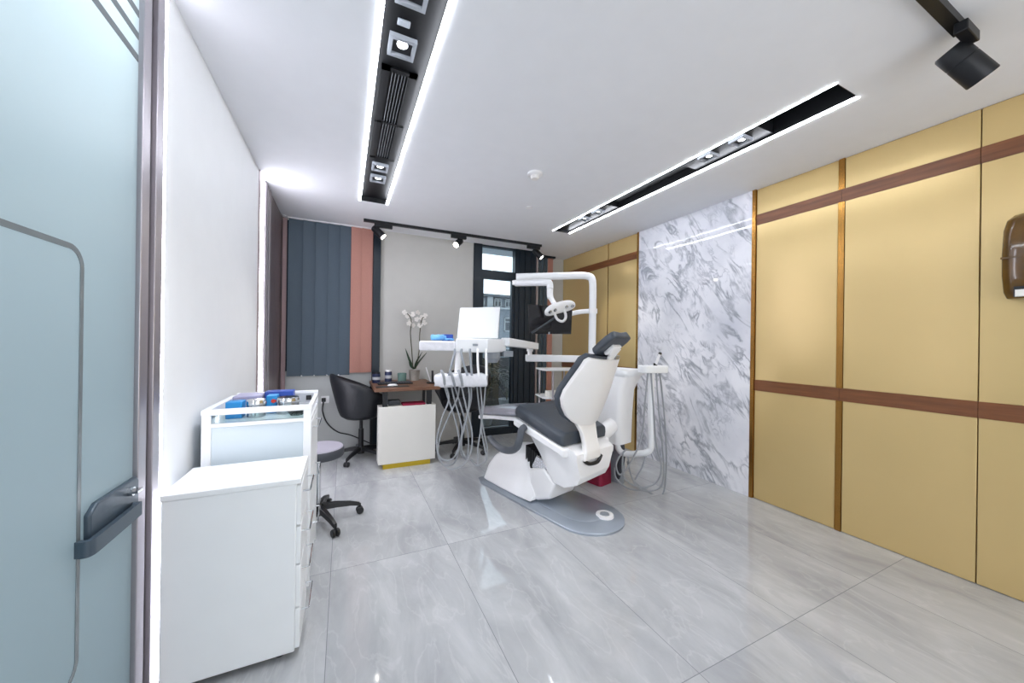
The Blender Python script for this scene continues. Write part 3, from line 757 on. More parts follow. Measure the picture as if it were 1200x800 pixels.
canister(dp(441, 445, 4.50), .045, .125, 'short canister with a pale sticker and black lid at the chair side of the desk', 'navy_bottle', 'black_plastic')
canister(dp(455, 444.5, 4.55), .042, .15, 'taller navy canister with a white lid on the desk', 'navy_bottle', 'white_plastic')
q = dp(471, 444.5, 4.58)
tag(MB().lathe([(0, 0), (.05, 0), (.055, .1), (.05, .1), (.045, .008), (0, .008)], (q.x, q.y, ZD)).build('glass_cup', 'teal'), 'pale teal cup between the navy canister and the orchid pot', 'cup')
q = dp(505, 450, 4.25)
o = thing('pen_holder', 'black pen holder with two pens beside the orchid', 'pen holder', (q.x, q.y, ZD))
MB().lathe([(0, 0), (.05, 0), (.055, .012), (.02, .018), (0, .02)], (0, 0, 0)).build('base', 'black_plastic', o, world=False)
MB().tube([(-.005, 0, .017), (-.06, 0, .19)], .006, 8, 0).build('pen', 'white_plastic', o, world=False)
MB().tube([(.02, 0, .017), (.018, .01, .15)], .013, 8, 0).build('pen', 'black_plastic', o, world=False)
def orchid():
    q = dp(485.5, 443.5, 4.64); o = thing('potted_orchid', 'white orchid in a grey ceramic pot on the desk', 'plant', (q.x, q.y, ZD))
    f = q.dot(fw)
    k = f / FPX
    MB().lathe([(0, 0), (.058, 0), (.068, .125), (.072, .13), (.064, .13), (.06, .11), (0, .11)]).build('pot', 'pot_ceramic', o, world=False)
    MB().lathe([(0, .111), (.058, .111), (0, .118)]).build('soil', 'soil', o, world=False)
    def pp(x, y, dy=0): w = atf(x, y, f); return V(w.x, w.y + dy, w.z)
    for pts in ([(484, 432), (482.5, 410), (481, 390), (482, 376), (478, 368), (472, 366)], [(487, 432), (491, 412), (492, 390), (494, 375), (497, 371)]):
        MB().tube([pp(*a) for a in pts], .006, 6).build('stem', 'stem', o)
    m = MB()
    def leaf(p0, p1, p2, w):
        P = smooth_path([pp(*p0), pp(*p1), pp(*p2)], 5); n = len(P)
        rg = []
        for i, c in enumerate(P):
            t = i / (n - 1); ww = w * (math.sin(PI * min(.98, .15 + .85 * t)) + .05); d = V(.75, .65, 0)
            rg.append([c - d * ww, c + V(0, 0, -.006), c + d * ww, c + V(0, 0, .003)])
        MB().loft(rg).build('leaf', 'leaf', o)
    leaf((485, 432), (480, 422), (475, 408), .022); leaf((486, 432), (490, 425), (500, 413), .024); leaf((486, 432), (488, 424), (495, 412), .02)
    leaf((484, 432), (481, 428), (479, 419), .018)
    rnd = random.Random(4)
    for (x, y) in ((474, 366), (478, 370), (481, 376), (484, 368), (490, 366), (494, 372), (497, 378), (492, 381), (484, 381), (479, 379), (488, 374), (498, 370)):
        c = pp(x, y, rnd.uniform(-.03, .03)); mm = MB()
        nrm = V(rnd.uniform(-.4, .4), -1, rnd.uniform(-.3, .3)).normalized(); tx = nrm.cross(V(0, 0, 1)).normalized(); ty = nrm.cross(tx)
        for i in range(5):
            a = 2 * PI * i / 5 + rnd.random(); d = tx * math.cos(a) + ty * math.sin(a); sd = nrm.cross(d)
            L_ = .034
            mm.loft([[c + d * L_ * t - sd * wv + nrm * .002, c + d * L_ * t + sd * wv + nrm * .002, c + d * L_ * t + sd * wv - nrm * .001, c + d * L_ * t - sd * wv - nrm * .001] for t, wv in ((.05, .003), (.4, .013), (.75, .014), (1, .004))])
        mm.build('flower', 'petal', o)
orchid()
# wall sockets under the blind and a cable
q = aty(381, 468, YB)
o = thing('wall_socket', 'white wall socket with a black plug under the blind', 'socket', (q.x, q.y, q.z))
MB().cbox((q.x, YB - .005, q.z), (.085, .01, .085)).build('plate', 'white_plastic', o, bevel=.002)
MB().cbox((q.x - .015, YB - .02, q.z), (.045, .03, .045)).build('plug', 'black_plastic', o, bevel=.006)
tag(MB().tube([aty(379, 471, YB - .03), aty(378, 482, YB - .03), aty(384, 496, YB - .05), aty(396, 506, 4.7), aty(412, 510, 4.6), atz(440, 522, .02)], .007, 8).build('power_cable', 'black_plastic'), 'black power cable sagging from the wall socket behind the tub chair', 'cable')

# ------------------------------------------------------------------ dental chair (local +Y towards the feet, +X its far side)
CR = math.atan2(.25, .97); CL = (1.62, 2.75, 0)
CH = thing('dental_chair', 'white dental treatment chair with charcoal cushions on an oval floor plate', 'dental chair', CL, CR)
def cp(mb, name, mt, par=CH, **k): return mb.build(name, mt, par, world=False, **k)
# floor plate
pts = [(-.24, .66), (-.29, .55), (-.29, -.48)] + [(-.01 - .28 * math.cos(a), -.50 - .28 * math.sin(a)) for a in [k * PI / 14 for k in range(1, 14)]] + [(.27, -.48), (.27, .55), (.22, .66)]
m = MB(); m.loft([[V(x, y, 0) for x, y in pts], [V(x, y, .014) for x, y in pts], [V(x * .965, (y + .05) * .98 - .05, .022) for x, y in pts]])
fp = cp(m, 'floor_plate', 'mat_metal')
pts2 = [(x * .62, (y - .1) * .72 + .02) for x, y in pts]
cp(MB().loft([[V(x, y, .0215) for x, y in pts2], [V(x * .9, y * .97, .03) for x, y in pts2]]), 'raised_plate', 'mat_metal', fp, bevel=.004)
cp(MB().lathe([(0, .022), (.07, .022), (.066, .038), (.045, .042), (.038, .032), (0, .032)], (.075, -.60, 0)), 'foot_pedal', 'white_plastic', fp)
cp(MB().lathe([(0, .0325), (.036, .0325), (.033, .042), (0, .044)], (.075, -.60, 0)), 'pedal_button', 'grey_plastic', fp)
# hood over the foot of the lift
def sec(y, hw, zb, zt, tw, n=6):
    r = [V(-hw, y, zb)]
    for k in range(n + 1):
        a = PI - PI * k / n
        r.append(V(math.cos(a) * tw, y, zb + (zt - zb) * (.72 + .28 * math.sin(a))))
    r.append(V(hw, y, zb)); return r
m = MB(); m.loft([sec(.60, .20, .035, .13, .16), sec(.585, .235, .03, .19, .18), sec(.50, .25, .03, .30, .18), sec(.30, .255, .03, .405, .17), sec(.10, .255, .03, .43, .17), sec(.03, .25, .03, .40, .17), sec(-.10, .25, .04, .10, .2)])
cp(m, 'base_cover', 'white_plastic', bevel=.012, seg=3)
# lift link: bellows, steel, white cover
m = MB()
for k in range(7):
    t = k / 6; y = .06 - .18 * t; z = .46 - .05 * t
    m.loft([[V(-.16, y, .2), V(.16, y, .2), V(.16, y, z), V(-.16, y, z)], [V(-.15, y - .012, .2), V(.15, y - .012, .2), V(.15, y - .012, z - .012), V(-.15, y - .012, z - .012)], [V(-.16, y - .025, .2), V(.16, y - .025, .2), V(.16, y - .025, z), V(-.16, y - .025, z)]])
cp(m, 'bellows', 'black_plastic')
cp(MB().prism([(-.175, -.03, .30), (-.175, -.09, .41), (-.175, -.22, .38), (-.175, -.20, .25)], (.35, 0, 0)), 'lift_link', 'steel', bevel=.006)
cp(MB().prism([(-.19, -.02, .035), (-.19, -.03, .29), (-.19, -.19, .33), (-.19, -.32, .24), (-.19, -.26, .10), (-.19, -.12, .045)], (.30, 0, 0)), 'link_cover', 'white_plastic', bevel=.02, seg=3)
# seat carrier
def body():
    prof = [(.06, .685, .715), (-.05, .60, .70), (-.15, .44, .67), (-.22, .34, .64), (-.30, .25, .615), (-.42, .245, .585), (-.54, .30, .56), (-.575, .36, .54), (-.575, .47, .52)]
    rg = []
    for y, zb, zt in prof:
        w = .245 if y > -.4 else .235; wb = .19 if zt - zb > .1 else .23
        rg.append([V(-wb, y, zb), V(wb - .03, y, zb + .02), V(w - .02, y, zt - .03), V(w - .02, y, zt), V(-w, y, zt), V(-w, y, zt - .03)])
    return MB().loft(rg)
cp(body(), 'seat_carrier', 'white_plastic', bevel=.018, seg=3)
m = MB()
for y0, z0, y1, z1 in ((.09, .70, -.44, .575),):
    m.loft([[V(sx * .285, y, z + dz) for sx, dz in ((-1, -.055), (1, -.055), (1, .01), (-1, .01))] for y, z in ((y0, z0), (-.2, .63), (y1, z1), (-.49, .555))])
cp(m, 'seat_pan', 'white_plastic', bevel=.014, seg=3)
m = MB()
m.loft([[V(sx * .23, y, z + dz) for sx, dz in ((-1, -.03), (1, -.03), (1, .006), (-1, .006))] for y, z in ((.08, .70), (.45, .655), (.70, .615))])
cp(m, 'legrest_frame', 'white_plastic', bevel=.01)
# cushions
def cushion(secs, hw, th, r=.03):
    rg = []
    for (y, z, wmul) in secs:
        w = hw * wmul
        rg.append([V(-w + r * .3, y, z), V(w - r * .3, y, z), V(w, y, z + th * .35), V(w - .005, y, z + th * .75), V(w * .85, y, z + th), V(0, y, z + th * .93), V(-w * .85, y, z + th), V(-w + .005, y, z + th * .75), V(-w, y, z + th * .35)])
    return MB().loft(rg)
cp(cushion([(.085, .715, .93), (.07, .718, .97), (-.02, .702, 1), (-.22, .65, 1), (-.40, .60, 1), (-.45, .585, .97), (-.47, .582, .9)], .285, .10), 'seat_cushion', 'upholstery', bevel=.012, seg=2)
cp(cushion([(.095, .712, .95), (.30, .685, .95), (.50, .66, .90), (.68, .63, .82), (.73, .625, .7)], .27, .07), 'legrest_cushion', 'film_grey', bevel=.012)
# armrests
for sg in (-1, 1):
    m = MB()
    m.tube([(sg * .29, -.075, .665), (sg * .325, -.07, .64), (sg * .335, -.055, .56), (sg * .335, -.02, .49), (sg * .335, .06, .445), (sg * .335, .17, .43), (sg * .335, .28, .45), (sg * .335, .36, .49)], lambda t: .027 + .005 * math.sin(PI * min(1, t * 1.0)), 12)
    cp(m, 'armrest', 'armrest_rubber')
# backrest, in a leaning plane: t up the back, d towards the feet
BC = -.01
tv = V(0, -.351, .936); dv = V(0, .936, .351); BO = V(BC, -.50, .68)
def bp(s_, t, d): return BO + V(s_, 0, 0) + tv * t + dv * d
rows = [(.045, .10), (.06, .155), (.10, .21), (.16, .25), (.23, .275), (.30, .272), (.40, .245), (.50, .215), (.56, .20), (.585, .175)]
def shell(scale, d0, th, curve, rws, nseg=14, dome=0):
    outer = []; rg = []
    T0, T1 = rws[0][0], rws[-1][0]
    for t, hw in rws:
        hw *= scale; row = []
        cc = math.sin(PI * (t - T0 + .02) / (T1 - T0 + .04))
        for k in range(nseg + 1):
            x = -1 + 2 * k / nseg
            row.append(bp(x * hw, t, d0 + curve * (abs(x * hw) ** 1.7) - dome * cc * (1 - x * x)))
        for k in range(nseg, -1, -1):
            x = -1 + 2 * k / nseg
            row.append(bp(x * hw, t, d0 + th + curve * (abs(x * hw) ** 1.7)))
        rg.append(row)
    return MB().loft(rg)
cp(shell(1, 0, .035, 1.0, rows, dome=.02), 'backrest_shell', 'warm_plastic', bevel=.008)
rows2 = [(t * 1.02 - .012, hw + .012) for t, hw in rows]; rows2[-1] = (.603, .17)
cp(shell(1, .036, .04, 1.0, rows2), 'backrest_cushion', 'upholstery', bevel=.02, seg=3)
# neck that carries the back
P = [V(-.02, -.485, .76), V(-.03, -.535, .67), V(-.04, -.56, .61), V(-.065, -.598, .55), V(-.075, -.60, .485)]
rg = []
for i, (q, w) in enumerate(zip(P, (.12, .085, .078, .085, .10))):
    rg.append([q + V(-w, 0, 0), q + V(w, 0, 0), q + V(w, .05, .01), q + V(-w, .05, .01)])
cp(MB().loft(rg), 'back_neck', 'warm_plastic', bevel=.012, seg=3)
cp(MB().tube([(-.16, -.585, .49), (-.12, -.60, .465), (-.03, -.605, .465), (.03, -.592, .50)], .014, 8), 'neck_slot', 'black_plastic')
# headrest
HB = V(-.02, -.725, 1.335); hx = V(1, 0, 0); hy = V(0, -.80, .60).normalized(); hn = hx.cross(hy)
hn = -hn if hn.y < 0 else hn
def hp(a, b, c): return HB + hx * a + hy * b + hn * c
rg = []
for b, w in ((-.115, .09), (-.10, .115), (-.03, .125), (.05, .125), (.095, .11), (.11, .08)):
    rg.append([hp(-w, b, 0), hp(0, b, -.004), hp(w, b, 0), hp(w * 1.02, b, .03), hp(w * .9, b, .06), hp(0, b, .05), hp(-w * .9, b, .06), hp(-w * 1.02, b, .03)])
hd = cp(MB().loft(rg), 'headrest', 'upholstery', bevel=.012, seg=3)
cp(MB().loft([[hp(-.05, b, -.03), hp(.05, b, -.03), hp(.05, b, 0), hp(-.05, b, 0)] for b in (-.07, .03)]).cyl(hp(0, -.02, -.035), hp(0, -.02, -.005), .035), 'headrest_joint', 'white_plastic', hd, bevel=.008)
cp(MB().loft([[q + V(-.035, 0, 0), q + V(.035, 0, 0), q + V(.035, .02, .01), q + V(-.035, .02, .01)] for q in (bp(.03 - BC * .6, .50, .04), bp(.02, .60, .02), bp(.04, .68, .0), hp(.0, -.05, -.045), hp(0, .02, -.03))]), 'headrest_stem', 'white_plastic', hd, bevel=.005)
cp(MB().loft([[bp(x, .585, .02), bp(x, .615, .02), bp(x, .615, .05), bp(x, .585, .05)] for x in (.07, .12)]), 'headrest_clamp', 'steel', hd, bevel=.003)

# ------------------------------------------------------------------ dental unit beside the chair
px_, py_ = 2.41, 3.10                      # tall post
TC = V(2.44, 2.71, 0)                      # cuspidor column
U = thing('cuspidor_unit', 'white cuspidor column with a bent tube holding hoses before the marble wall', 'dental unit', (2.41, 2.72, 0))
U2 = thing('delivery_unit', 'white delivery unit with a tall bent post, swing arm and instrument head with hanging hoses', 'dental unit', (px_, py_, 0))
def rrect(cx, cy, hx_, hy_, z, r=.05, n=4, rz=CR):
    out = []
    for sx, sy, a0 in ((1, 1, 0), (-1, 1, PI / 2), (-1, -1, PI), (1, -1, 1.5 * PI)):
        for k in range(n + 1):
            a = a0 + PI / 2 * k / n
            x = sx * (hx_ - r) + r * math.cos(a); y = sy * (hy_ - r) + r * math.sin(a)
            out.append(V(cx + x * math.cos(rz) - y * math.sin(rz), cy + x * math.sin(rz) + y * math.cos(rz), z))
    return out
c = TC
MB().loft([rrect(c.x - .07, c.y, .115, .15, .42), rrect(c.x - .07, c.y, .12, .155, .70), rrect(c.x - .06, c.y, .125, .16, .92), rrect(c.x - .02, c.y, .15, .18, 1.05)]).build('column', 'white_plastic', U, sharp=50)
MB().loft([rrect(c.x - .01, c.y, .16, .185, 1.051), rrect(c.x - .015, c.y, .172, .20, 1.08), rrect(c.x - .015, c.y, .165, .19, 1.112), rrect(c.x - .015, c.y, .13, .15, 1.116), rrect(c.x - .01, c.y, .09, .10, 1.06)]).build('cuspidor_bowl', 'white_lacquer', U, sharp=50)
MB().loft([rrect(c.x + .02, c.y + .05, .055, .09, 0), rrect(c.x + .0, c.y + .04, .055, .09, .419)]).build('pedestal', 'grey_plastic', U)
MB().tube([(2.33, 2.66, .60), (2.20, 2.60, .56), (2.05, 2.62, .47), (1.88, 2.70, .44)], .07, 14).build('connecting_arm', 'white_plastic', U)
# tall post and overhead bend
MB().cyl((px_, py_, 0), (px_, py_, 1.16), .05).build('post_foot', 'grey_plastic', U2)
E1 = atf(605, 324.5, 3.90); TOP = V(px_, py_, 2.085)
d1 = (E1 - TOP).normalized()
MB().tube([(px_, py_, 1.16), (px_, py_, 1.6), (px_, py_, 1.93), V(px_, py_, 2.045) + d1 * .012, V(px_, py_, 2.075) + d1 * .05, V(px_, py_, 2.085) + d1 * .14, TOP + d1 * .4, E1], .039, 16, 6).build('post', 'white_lacquer', U2)
MB().lathe([(0, -.025), (.05, -.025), (.05, .025), (0, .025)], (px_, py_, 1.70)).build('monitor_collar', 'white_plastic', U2)
BL = atf(616, 420, 3.80); BR = V(px_ + .02, py_ - .0, 1.185); BL.z = 1.19
dd = (BL - BR).normalized(); sd = V(-dd.y, dd.x, 0)
MB().loft([[q + sd * .05 + V(0, 0, -.036), q - sd * .05 + V(0, 0, -.036), q - sd * .05 + V(0, 0, .036), q + sd * .05 + V(0, 0, .036)] for q in (BR, BL)]).build('beam', 'white_lacquer', U2, bevel=.008)
# swing arm to the instrument head
P0 = atf(621, 406, 3.80)
MB().cyl((P0.x, P0.y, BL.z + .036), (P0.x, P0.y, P0.z - .03), .024).cyl((P0.x, P0.y, P0.z - .05), (P0.x, P0.y, P0.z + .0), .034).build('pivot', 'white_plastic', U2)
HF = 3.10
A1 = atf(592, 400.5, 3.25); A0 = atf(627, 405.5, 3.83)
dd = (A1 - A0).normalized(); sd = V(-dd.y, dd.x, 0).normalized()
MB().loft([[q + sd * .045 + V(0, 0, -h), q - sd * .045 + V(0, 0, -h), q - sd * .045 + V(0, 0, h), q + sd * .045 + V(0, 0, h)] for q, h in ((A0, .034), (A1, .038))]).build('swing_arm', 'white_lacquer', U2, bevel=.008)
# assistant's holder on a bent tube
q0 = V(2.40, 2.60, .42); 
HP = atf(763, 437, 3.20); L_ = [atf(723, 519, 3.40), atf(725, 526, 3.38), atf(731, 531, 3.35), atf(745, 531.5, 3.28), atf(757, 530, 3.22), atf(762, 526, 3.205), atf(763, 518, 3.2), atf(763, 480, 3.2), HP]
MB().tube(L_, .028, 14, 6).build('holder_tube', 'white_lacquer', U)
hc = atf(765, 432, 3.20)
ho = MB().loft([rrect(hc.x, hc.y, .125, .06, hc.z - .035, .03, rz=-.2), rrect(hc.x, hc.y, .125, .065, hc.z + .03, .03, rz=-.2)]).build('instrument_holder', 'white_lacquer', U, bevel=.008)
a = atf(768, 428, 3.2); b = atf(773, 415, 3.15)
MB().tube([a, b], .012, 8, 0).build('suction_tip', 'white_plastic', ho)
MB().cyl(a - V(0, 0, .01), a + V(0, 0, .02), .017).cyl(b, b + V(.01, 0, .012), .014).build('tip_ring', 'black_plastic', ho)
def hoses(paths, name, f, mt, r, par, df=0.0):
    for i, pth in enumerate(paths):
        ff = f + df * (i % 3 - 1)
        MB().tube([atf(x, y, ff) if len(t_) == 0 else atf(x, y, t_[0]) for (x, y, *t_) in pth], r, 8, 8).build(name, mt, par)
hoses([[(759, 437), (756, 470), (752, 510), (740, 540), (727, 556), (722, 545), (726, 535), (733, 527)],
       [(769, 437), (772, 480), (776, 520), (778, 555), (772, 572), (752, 574), (740, 558), (736, 535)],
       [(773, 437), (778, 480), (781, 530), (780, 562), (777, 578), (772, 582), (757, 574), (742, 562), (735, 540)],
       [(763, 437), (766, 480), (769, 520), (775, 548), (768, 566), (748, 570), (731, 558), (730, 530)],
       [(744, 562), (752, 548), (756, 535)],
       [(720, 548), (722, 560), (734, 571), (748, 574), (760, 570)]], 'hose', 3.2, 'hose_grey', .0075, U, .03)
MB().tube([atf(728, 519, 3.45), atf(729, 535, 3.45), atf(725, 552, 3.47), atf(724, 562, 3.5)], .03, 10).build('drain_hose', 'charcoal', U)
# instrument head with tray
hd0 = atf(534, 403, HF); hd1 = atf(573, 403, HF); 
def slab(ptsf, z0, z1): return MB().loft([[V(p.x, p.y, z0) for p in ptsf], [V(p.x, p.y, z1) for p in ptsf]])
A_ = atf(534, 402, 2.98); B_ = atf(572, 402, 2.98); C_ = atf(593, 400, 3.27); D_ = atf(588, 398, 3.48); E_ = atf(540, 398, 3.40)
HT = slab([A_, B_, C_, D_, E_], 1.265, 1.382).build('instrument_head', 'white_lacquer', U2, bevel=.012, seg=3)
q = atf(557, 404, 2.975); MB().cbox(q, (.045, .006, .018), (0, 0, -YAW)).build('display', 'grey_plastic', HT, bevel=.002)
a1 = atf(491, 403, 3.02); a2 = atf(534, 402, 2.99); a3 = atf(540, 398, 3.38); a4 = atf(496, 399, 3.38)
slab([a1, a2, a3, a4], 1.275, 1.358).build('side_tray', 'film_white', U2, bevel=.014, seg=3)
c = (B_ + D_) / 2
MB().cyl((c.x - .03, c.y, 1.21), (c.x - .03, c.y, 1.276), .075).cyl((c.x - .03, c.y, 1.17), (c.x - .03, c.y, 1.211), .05, .07).cbox((c.x + .10, c.y - .03, 1.25), (.09, .08, .05)).build('head_underside', 'grey_plastic', U2)
# wrapped instrument bar under the head
w0 = atf(511, 445, 2.98); w1 = atf(571, 445, 2.98); dd = (w1 - w0).normalized(); nn = V(-dd.y, dd.x, 0)
rnd = random.Random(2); rg = []
for k in range(17):
    t = k / 16; q = w0.lerp(w1, t); e = .82 + .18 * min(1, 8 * min(t, 1 - t)); rr = []
    for j in range(14):
        a = 2 * PI * j / 14; sq = lambda v: math.copysign(abs(v) ** .55, v); rr.append(q + nn * (sq(math.cos(a)) * .072 * e) + V(0, 0, 1) * (sq(math.sin(a)) * .056 * e) + V(0, 0, rnd.uniform(-.009, .008)) + nn * rnd.uniform(-.01, .01) + dd * rnd.uniform(-.006, .006))
    rg.append(rr)
WB = MB().loft(rg).build('wrapped_bar', 'film_white', U2, sharp=60)
MB().tube([atf(538, 409, 3.05), atf(537, 425, 3.02), atf(536, 440, 3.0)], .028, 10).build('bar_stem', 'white_plastic', U2)
for x0, x1, x2 in ((533, 529, 526), (541, 544, 548), (551, 552, 553), (560, 560, 561), (570, 570, 570)):
    MB().tube([atf(x0, 409, 2.95), atf(x0 - .3, 414, 2.93), atf(x1, 428, 2.90), atf(x2, 440, 2.885)], .010, 8).build('handpiece', 'grey_plastic' if x0 < 555 else 'white_plastic', U2)
for x0, x1 in ((517, 521), (527, 533), (537, 542)):
    MB().tube([atf(x0, 434, 2.90), atf(x0 + 3, 441, 2.88), atf(x1, 452, 2.92)], .011, 8).build('handpiece', 'hose_grey', U2)
hoses([[(523, 453), (526, 468), (518, 490), (512, 515), (514, 533), (524, 539.5), (534, 533), (541, 512), (547, 490), (550, 468), (549, 453)],
       [(521, 453), (527, 472), (535, 498), (538, 522), (533, 541), (523, 545), (514, 536), (515, 515), (525, 490), (536, 466), (538, 453)],
       [(533, 453), (540, 475), (547, 500), (549, 522), (546, 538), (540, 528), (541, 508), (547, 488), (552, 468), (552, 453)],
       [(541, 453), (547, 480), (553, 505), (552, 528), (544, 543), (530, 549.5), (519, 544), (514, 532)],
       [(529, 453), (533, 470), (541, 500), (541, 525), (547, 537)],
       [(559, 453), (562, 480), (567, 505), (571, 527), (568, 541), (558, 545), (551, 538)],
       [(563, 453), (565, 480), (563, 505), (560, 525), (560, 543)],
       [(569, 453), (567, 475), (564, 500), (568, 525), (570, 538), (563, 544)]], 'hose', 2.98, 'hose_grey', .0068, U2, .03)

# things on the instrument head
o = thing('tablet_screen', 'white-backed screen standing on the instrument head', 'screen', atf(560, 396, 3.22))
sf = 3.20; k0 = atf(535.3, 396, sf); k1 = atf(583.5, 396, sf); k2 = atf(586, 359.5, sf + .06); k3 = atf(539, 360.5, sf + .06)
zt_ = 1.3735 - k0.z
nb = fw * .035; sh = V(0, 0, 1.3825 - min(k0.z, k1.z))
MB().hexa([k0 + sh, k1 + sh, k1 + sh + nb, k0 + sh + nb, k3, k2, k2 + nb, k3 + nb]).build('back_shell', 'white_lacquer', o, bevel=.008, seg=3)
e = .012
fr = [(k0 + sh) + nb, (k1 + sh) + nb, k2 + nb, k3 + nb]; ce = sum(fr, V(0, 0, 0)) / 4; fr = [ce + (p - ce) * .9 for p in fr]
MB().hexa(fr + [p + fw * .002 for p in fr]).build('display', 'screen_face', o)
q = atf(516, 397, 3.16); ztop = 1.3585
tag(MB().cbox((q.x + .085, q.y + .075, ztop + .031), (.10, .09, .06), (0, 0, -.3)).build('blue_case', 'blue_card', bevel=.005), 'royal blue case on the film-wrapped side tray', 'case')
rg = []; rnd = random.Random(9)
for k in range(9):
    t = k / 8; w = .055 * math.sin(PI * (.12 + .8 * t)); c = V(q.x - .10 + .15 * t, q.y - .055 - .03 * math.sin(5 * t), ztop + .003)
    rg.append([c + V(rnd.uniform(-.01, .01), -w, 0), c + V(0, w, 0), c + V(0, w * .6, .035 + rnd.uniform(0, .03)), c + V(0, 0, .05 + rnd.uniform(-.015, .025)), c + V(0, -w * .6, .03 + rnd.uniform(0, .025))])
g = MB().loft(rg); 
for k in range(4): g.tube([V(q.x + .03, q.y - .06 + .018 * k, ztop + .012), V(q.x + .07, q.y - .075 + .02 * k, ztop + .018), V(q.x + .10, q.y - .085 + .02 * k, ztop + .01)], .008, 8)
tag(g.build('rubber_gloves', 'blue_nitrile', sub=1), 'crumpled light blue gloves on the film-wrapped side tray', 'gloves')

# operating lamp on its folding arm
o = thing('operating_lamp', 'white operating lamp hanging from the overhead arm before the black monitor', 'lamp', E1)
E2 = atf(641, 331, 3.52)
MB().cyl(E1 + V(0, 0, -.085), E1 + V(0, 0, -.040), .043).build('elbow', 'white_plastic', o)
e1 = E1 + V(0, 0, -.066)
K2 = atf(644.5, 338, 3.50)
MB().tube([e1, e1.lerp(E2, .5), E2, atf(644, 332.5, 3.51), K2], lambda t: .036 - .004 * t, 14, 6).build('spring_arm', 'white_lacquer', o)
MB().tube([K2, atf(644.5, 345, 3.5), atf(645, 349, 3.49)], .031, 14, 4).build('drop_arm', 'white_plastic', o)
MB().tube([atf(645, 348, 3.49), atf(649, 355, 3.46), atf(653, 361, 3.42)], lambda t: .024, 12, 6).build('yoke', 'white_plastic', o)
LF = 3.36
l0 = atf(638.5, 364.8, LF + .02); l1 = atf(671.5, 355.8, LF + .1); ax = (l1 - l0).normalized()
ln = (-fw * .75 + V(0, 0, -.65)).normalized(); ln = (ln - ax * ln.dot(ax)).normalized(); lb = ax.cross(ln)
cen = (l0 + l1) / 2; hl = (l1 - l0).length / 2
def le(a, b, c): return cen + ax * a + lb * b + ln * c
rg = []
for k in range(13):
    x = -1 + 2 * k / 12; a = x * (hl + .012); w = .066 * max(.12, (1 - abs(x) ** 4)) ** .5; bow = .022 * x * x
    rr = []
    for j in range(14):
        an = 2 * PI * j / 14; rr.append(le(a, w * math.cos(an), .036 * math.sin(an) * max(.25, (1 - abs(x) ** 4)) ** .5 + bow))
    rg.append(rr)
hdl = MB().loft(rg).build('lamp_head', 'white_plastic', o, sub=1)
for x in (-.105, -.055, .055, .105):
    for b in (0.012,):
        MB().lathe([(0, 0), (.018, 0), (.017, .006), (.010, .009), (0, .010)], le(x * hl / .135, b * 0 - .012, .03 + .022 * (x / .135) ** 2), axis=ln).build('reflector', 'steel', hdl)
sgn = 1 if lb.z < 0 else -1
MB().tube([le(-.065, sgn * .03, .034), le(-.045, sgn * .085, .06), le(0, sgn * .115, .075), le(.035, sgn * .10, .07), le(.045, sgn * .06, .055), le(.035, sgn * .015, .034)], .013, 10).build('grip', 'white_plastic', hdl)
# black monitor on the post
MF = 3.72
o = thing('monitor', 'black monitor mounted on the tall post behind the operating lamp', 'monitor', atf(645, 375, MF))
k0, k1, k2, k3 = atf(620.5, 391, MF - .03), atf(669.5, 391.5, MF + .03), atf(671, 359, MF + .06), atf(618.5, 356.5, MF)
nb = fw * .035
MB().hexa([k0, k1, k1 + nb, k0 + nb, k3, k2, k2 + nb, k3 + nb]).build('case', 'screen_black', o, bevel=.006)
fr = [k0, k1, k2, k3]; ce = sum(fr, V(0, 0, 0)) / 4; fr = [ce + (p - ce) * .95 - fw * .0008 for p in fr]
MB().hexa([fr[0] - fw * .002, fr[1] - fw * .002, fr[1], fr[0], fr[3] - fw * .002, fr[2] - fw * .002, fr[2], fr[3]]).build('screen', 'screen_face', o)
pm = V(px_, py_, 1.70) + (atf(690, 364, 3.8) - atf(693, 364, 3.83)) * .5
MB().tube([atf(690, 364.5, 3.82), atf(679, 365.5, 3.83), atf(667, 368, 3.80)], .026, 12).build('mount_arm', 'white_lacquer', o)
MB().cyl(atf(643.5, 389, MF - .03), atf(643.5, 391.5, MF - .035), .008).build('indicator', 'grey_plastic', o)
MB().tube([atf(622.5, 390.2, MF - .05), atf(637, 381, MF - .06), atf(651, 371.5, MF - .055)], .012, 8, 0).build('tilt_bar', 'charcoal', o)

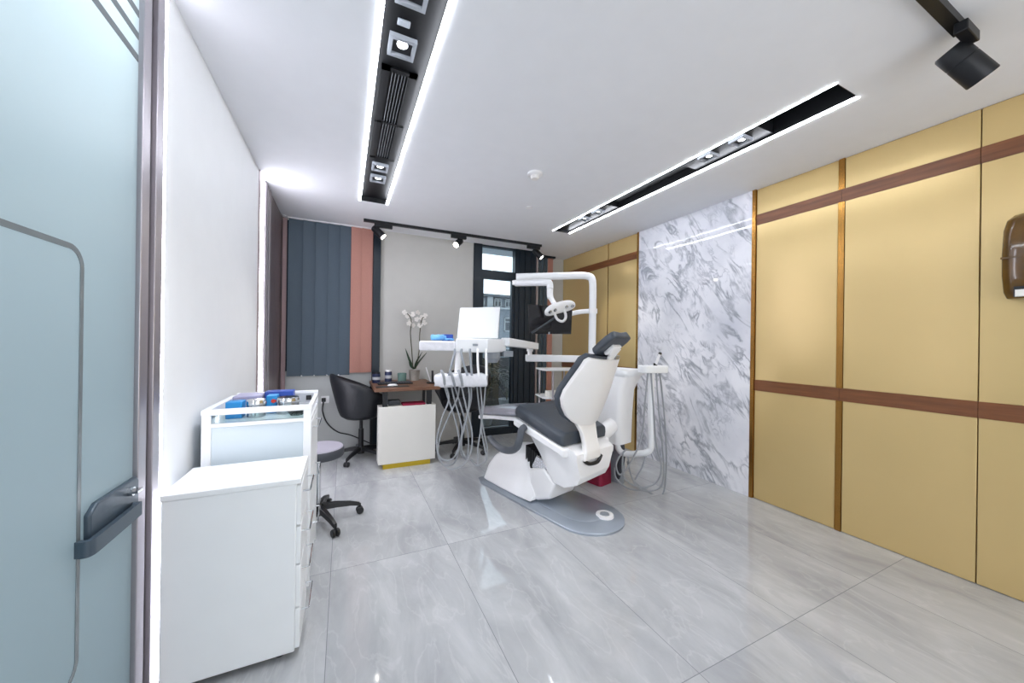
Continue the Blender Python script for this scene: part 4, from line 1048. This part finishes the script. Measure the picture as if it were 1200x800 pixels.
# glass shelf cart beyond the chair
o = thing('shelf_cart', 'slim cart with pale glass shelves standing under the white beam', 'cart', (2.22, 3.62, 0))
c1 = atf(655, 430.5, 4.15)
for z in (1.055, .745, .30):
    MB().loft([rrect(c1.x, c1.y, .24, .19, z - .012, .06, rz=-.2), rrect(c1.x, c1.y, .24, .19, z, .06, rz=-.2)]).build('shelf', 'white_lacquer' if z < .5 else 'shelf_top', o, bevel=.003) if z < 0 else MB().loft([rrect(c1.x, c1.y, .24, .19, z - .012, .06, rz=-.2), rrect(c1.x, c1.y, .24, .19, z, .06, rz=-.2)]).build('shelf', 'white_lacquer', o, bevel=.003)
for sx, sy in ((-.17, .15), (.17, .15), (.17, -.15), (-.17, -.15)):
    MB().cyl((c1.x + sx, c1.y + sy, 0), (c1.x + sx, c1.y + sy, 1.043), .011).build('post', 'satin_aluminium', o)
tag(MB().cbox((c1.x - .12, c1.y - .06, .745 + .031), (.13, .16, .06), (0, 0, -.25)).build('white_box', 'paper', bevel=.004), 'pale box on the lower shelf of the cart behind the backrest', 'box')
tag(MB().cbox((c1.x + .04, c1.y - .05, .745 + .036), (.14, .16, .07), (.0, 0, -.25)).build('black_case', 'charcoal', bevel=.012), 'dark case on the lower shelf of the cart behind the backrest', 'case')
# crimson bin behind the chair
q = atz(703, 561, 0)
o = thing('waste_bin', 'crimson bin with a dark grey flap standing behind the dental chair', 'bin', (2.29, 2.80, 0))
MB().loft([rrect(2.27, 2.80, .095, .10, 0.001, .03), rrect(2.26, 2.80, .09, .10, .385, .03)]).build('bucket', 'crimson', o)
MB().loft([rrect(2.26, 2.80, .095, .105, .385, .03), rrect(2.26, 2.80, .085, .095, .408, .03)]).build('lid', 'charcoal', o)

# ------------------------------------------------------------------ towel dispenser on the right wall
o = thing('towel_dispenser', 'amber paper towel dispenser on the gold wall panel', 'dispenser', (XR, .49, 1.62))
def yz(y, z, x): return V(XR - x, y, z)
y0, y1 = .34, .62
prof = [(1.625, .10, .012), (1.66, .125, .004), (1.75, .14, 0), (1.86, .145, 0), (1.99, .14, .004), (2.045, .12, .012), (2.075, .08, .03), (2.085, .03, .05)]
rg = []
for z, dx, ins in prof:
    a, b = y0 + ins, y1 - ins
    rg.append([yz(a, z, 0), yz(a, z, dx * .8), yz(a + .03, z, dx), yz(b - .03, z, dx), yz(b, z, dx * .8), yz(b, z, 0)])
MB().loft(rg).build('housing', 'amber_plastic', o, bevel=.008, seg=3)
MB().box((XR - .149, y0 + .03, 1.835), (XR - .1, y1 - .004, 1.845)).build('seam', 'amber_plastic', o)
MB().box((XR - .139, y0 + .05, 1.632), (XR - .10, y1 - .045, 1.685)).build('slot', 'black_plastic', o)
MB().box((XR - .1425, y0 + .06, 1.632), (XR - .125, y1 - .05, 1.668)).build('paper_towel', 'paper', o)
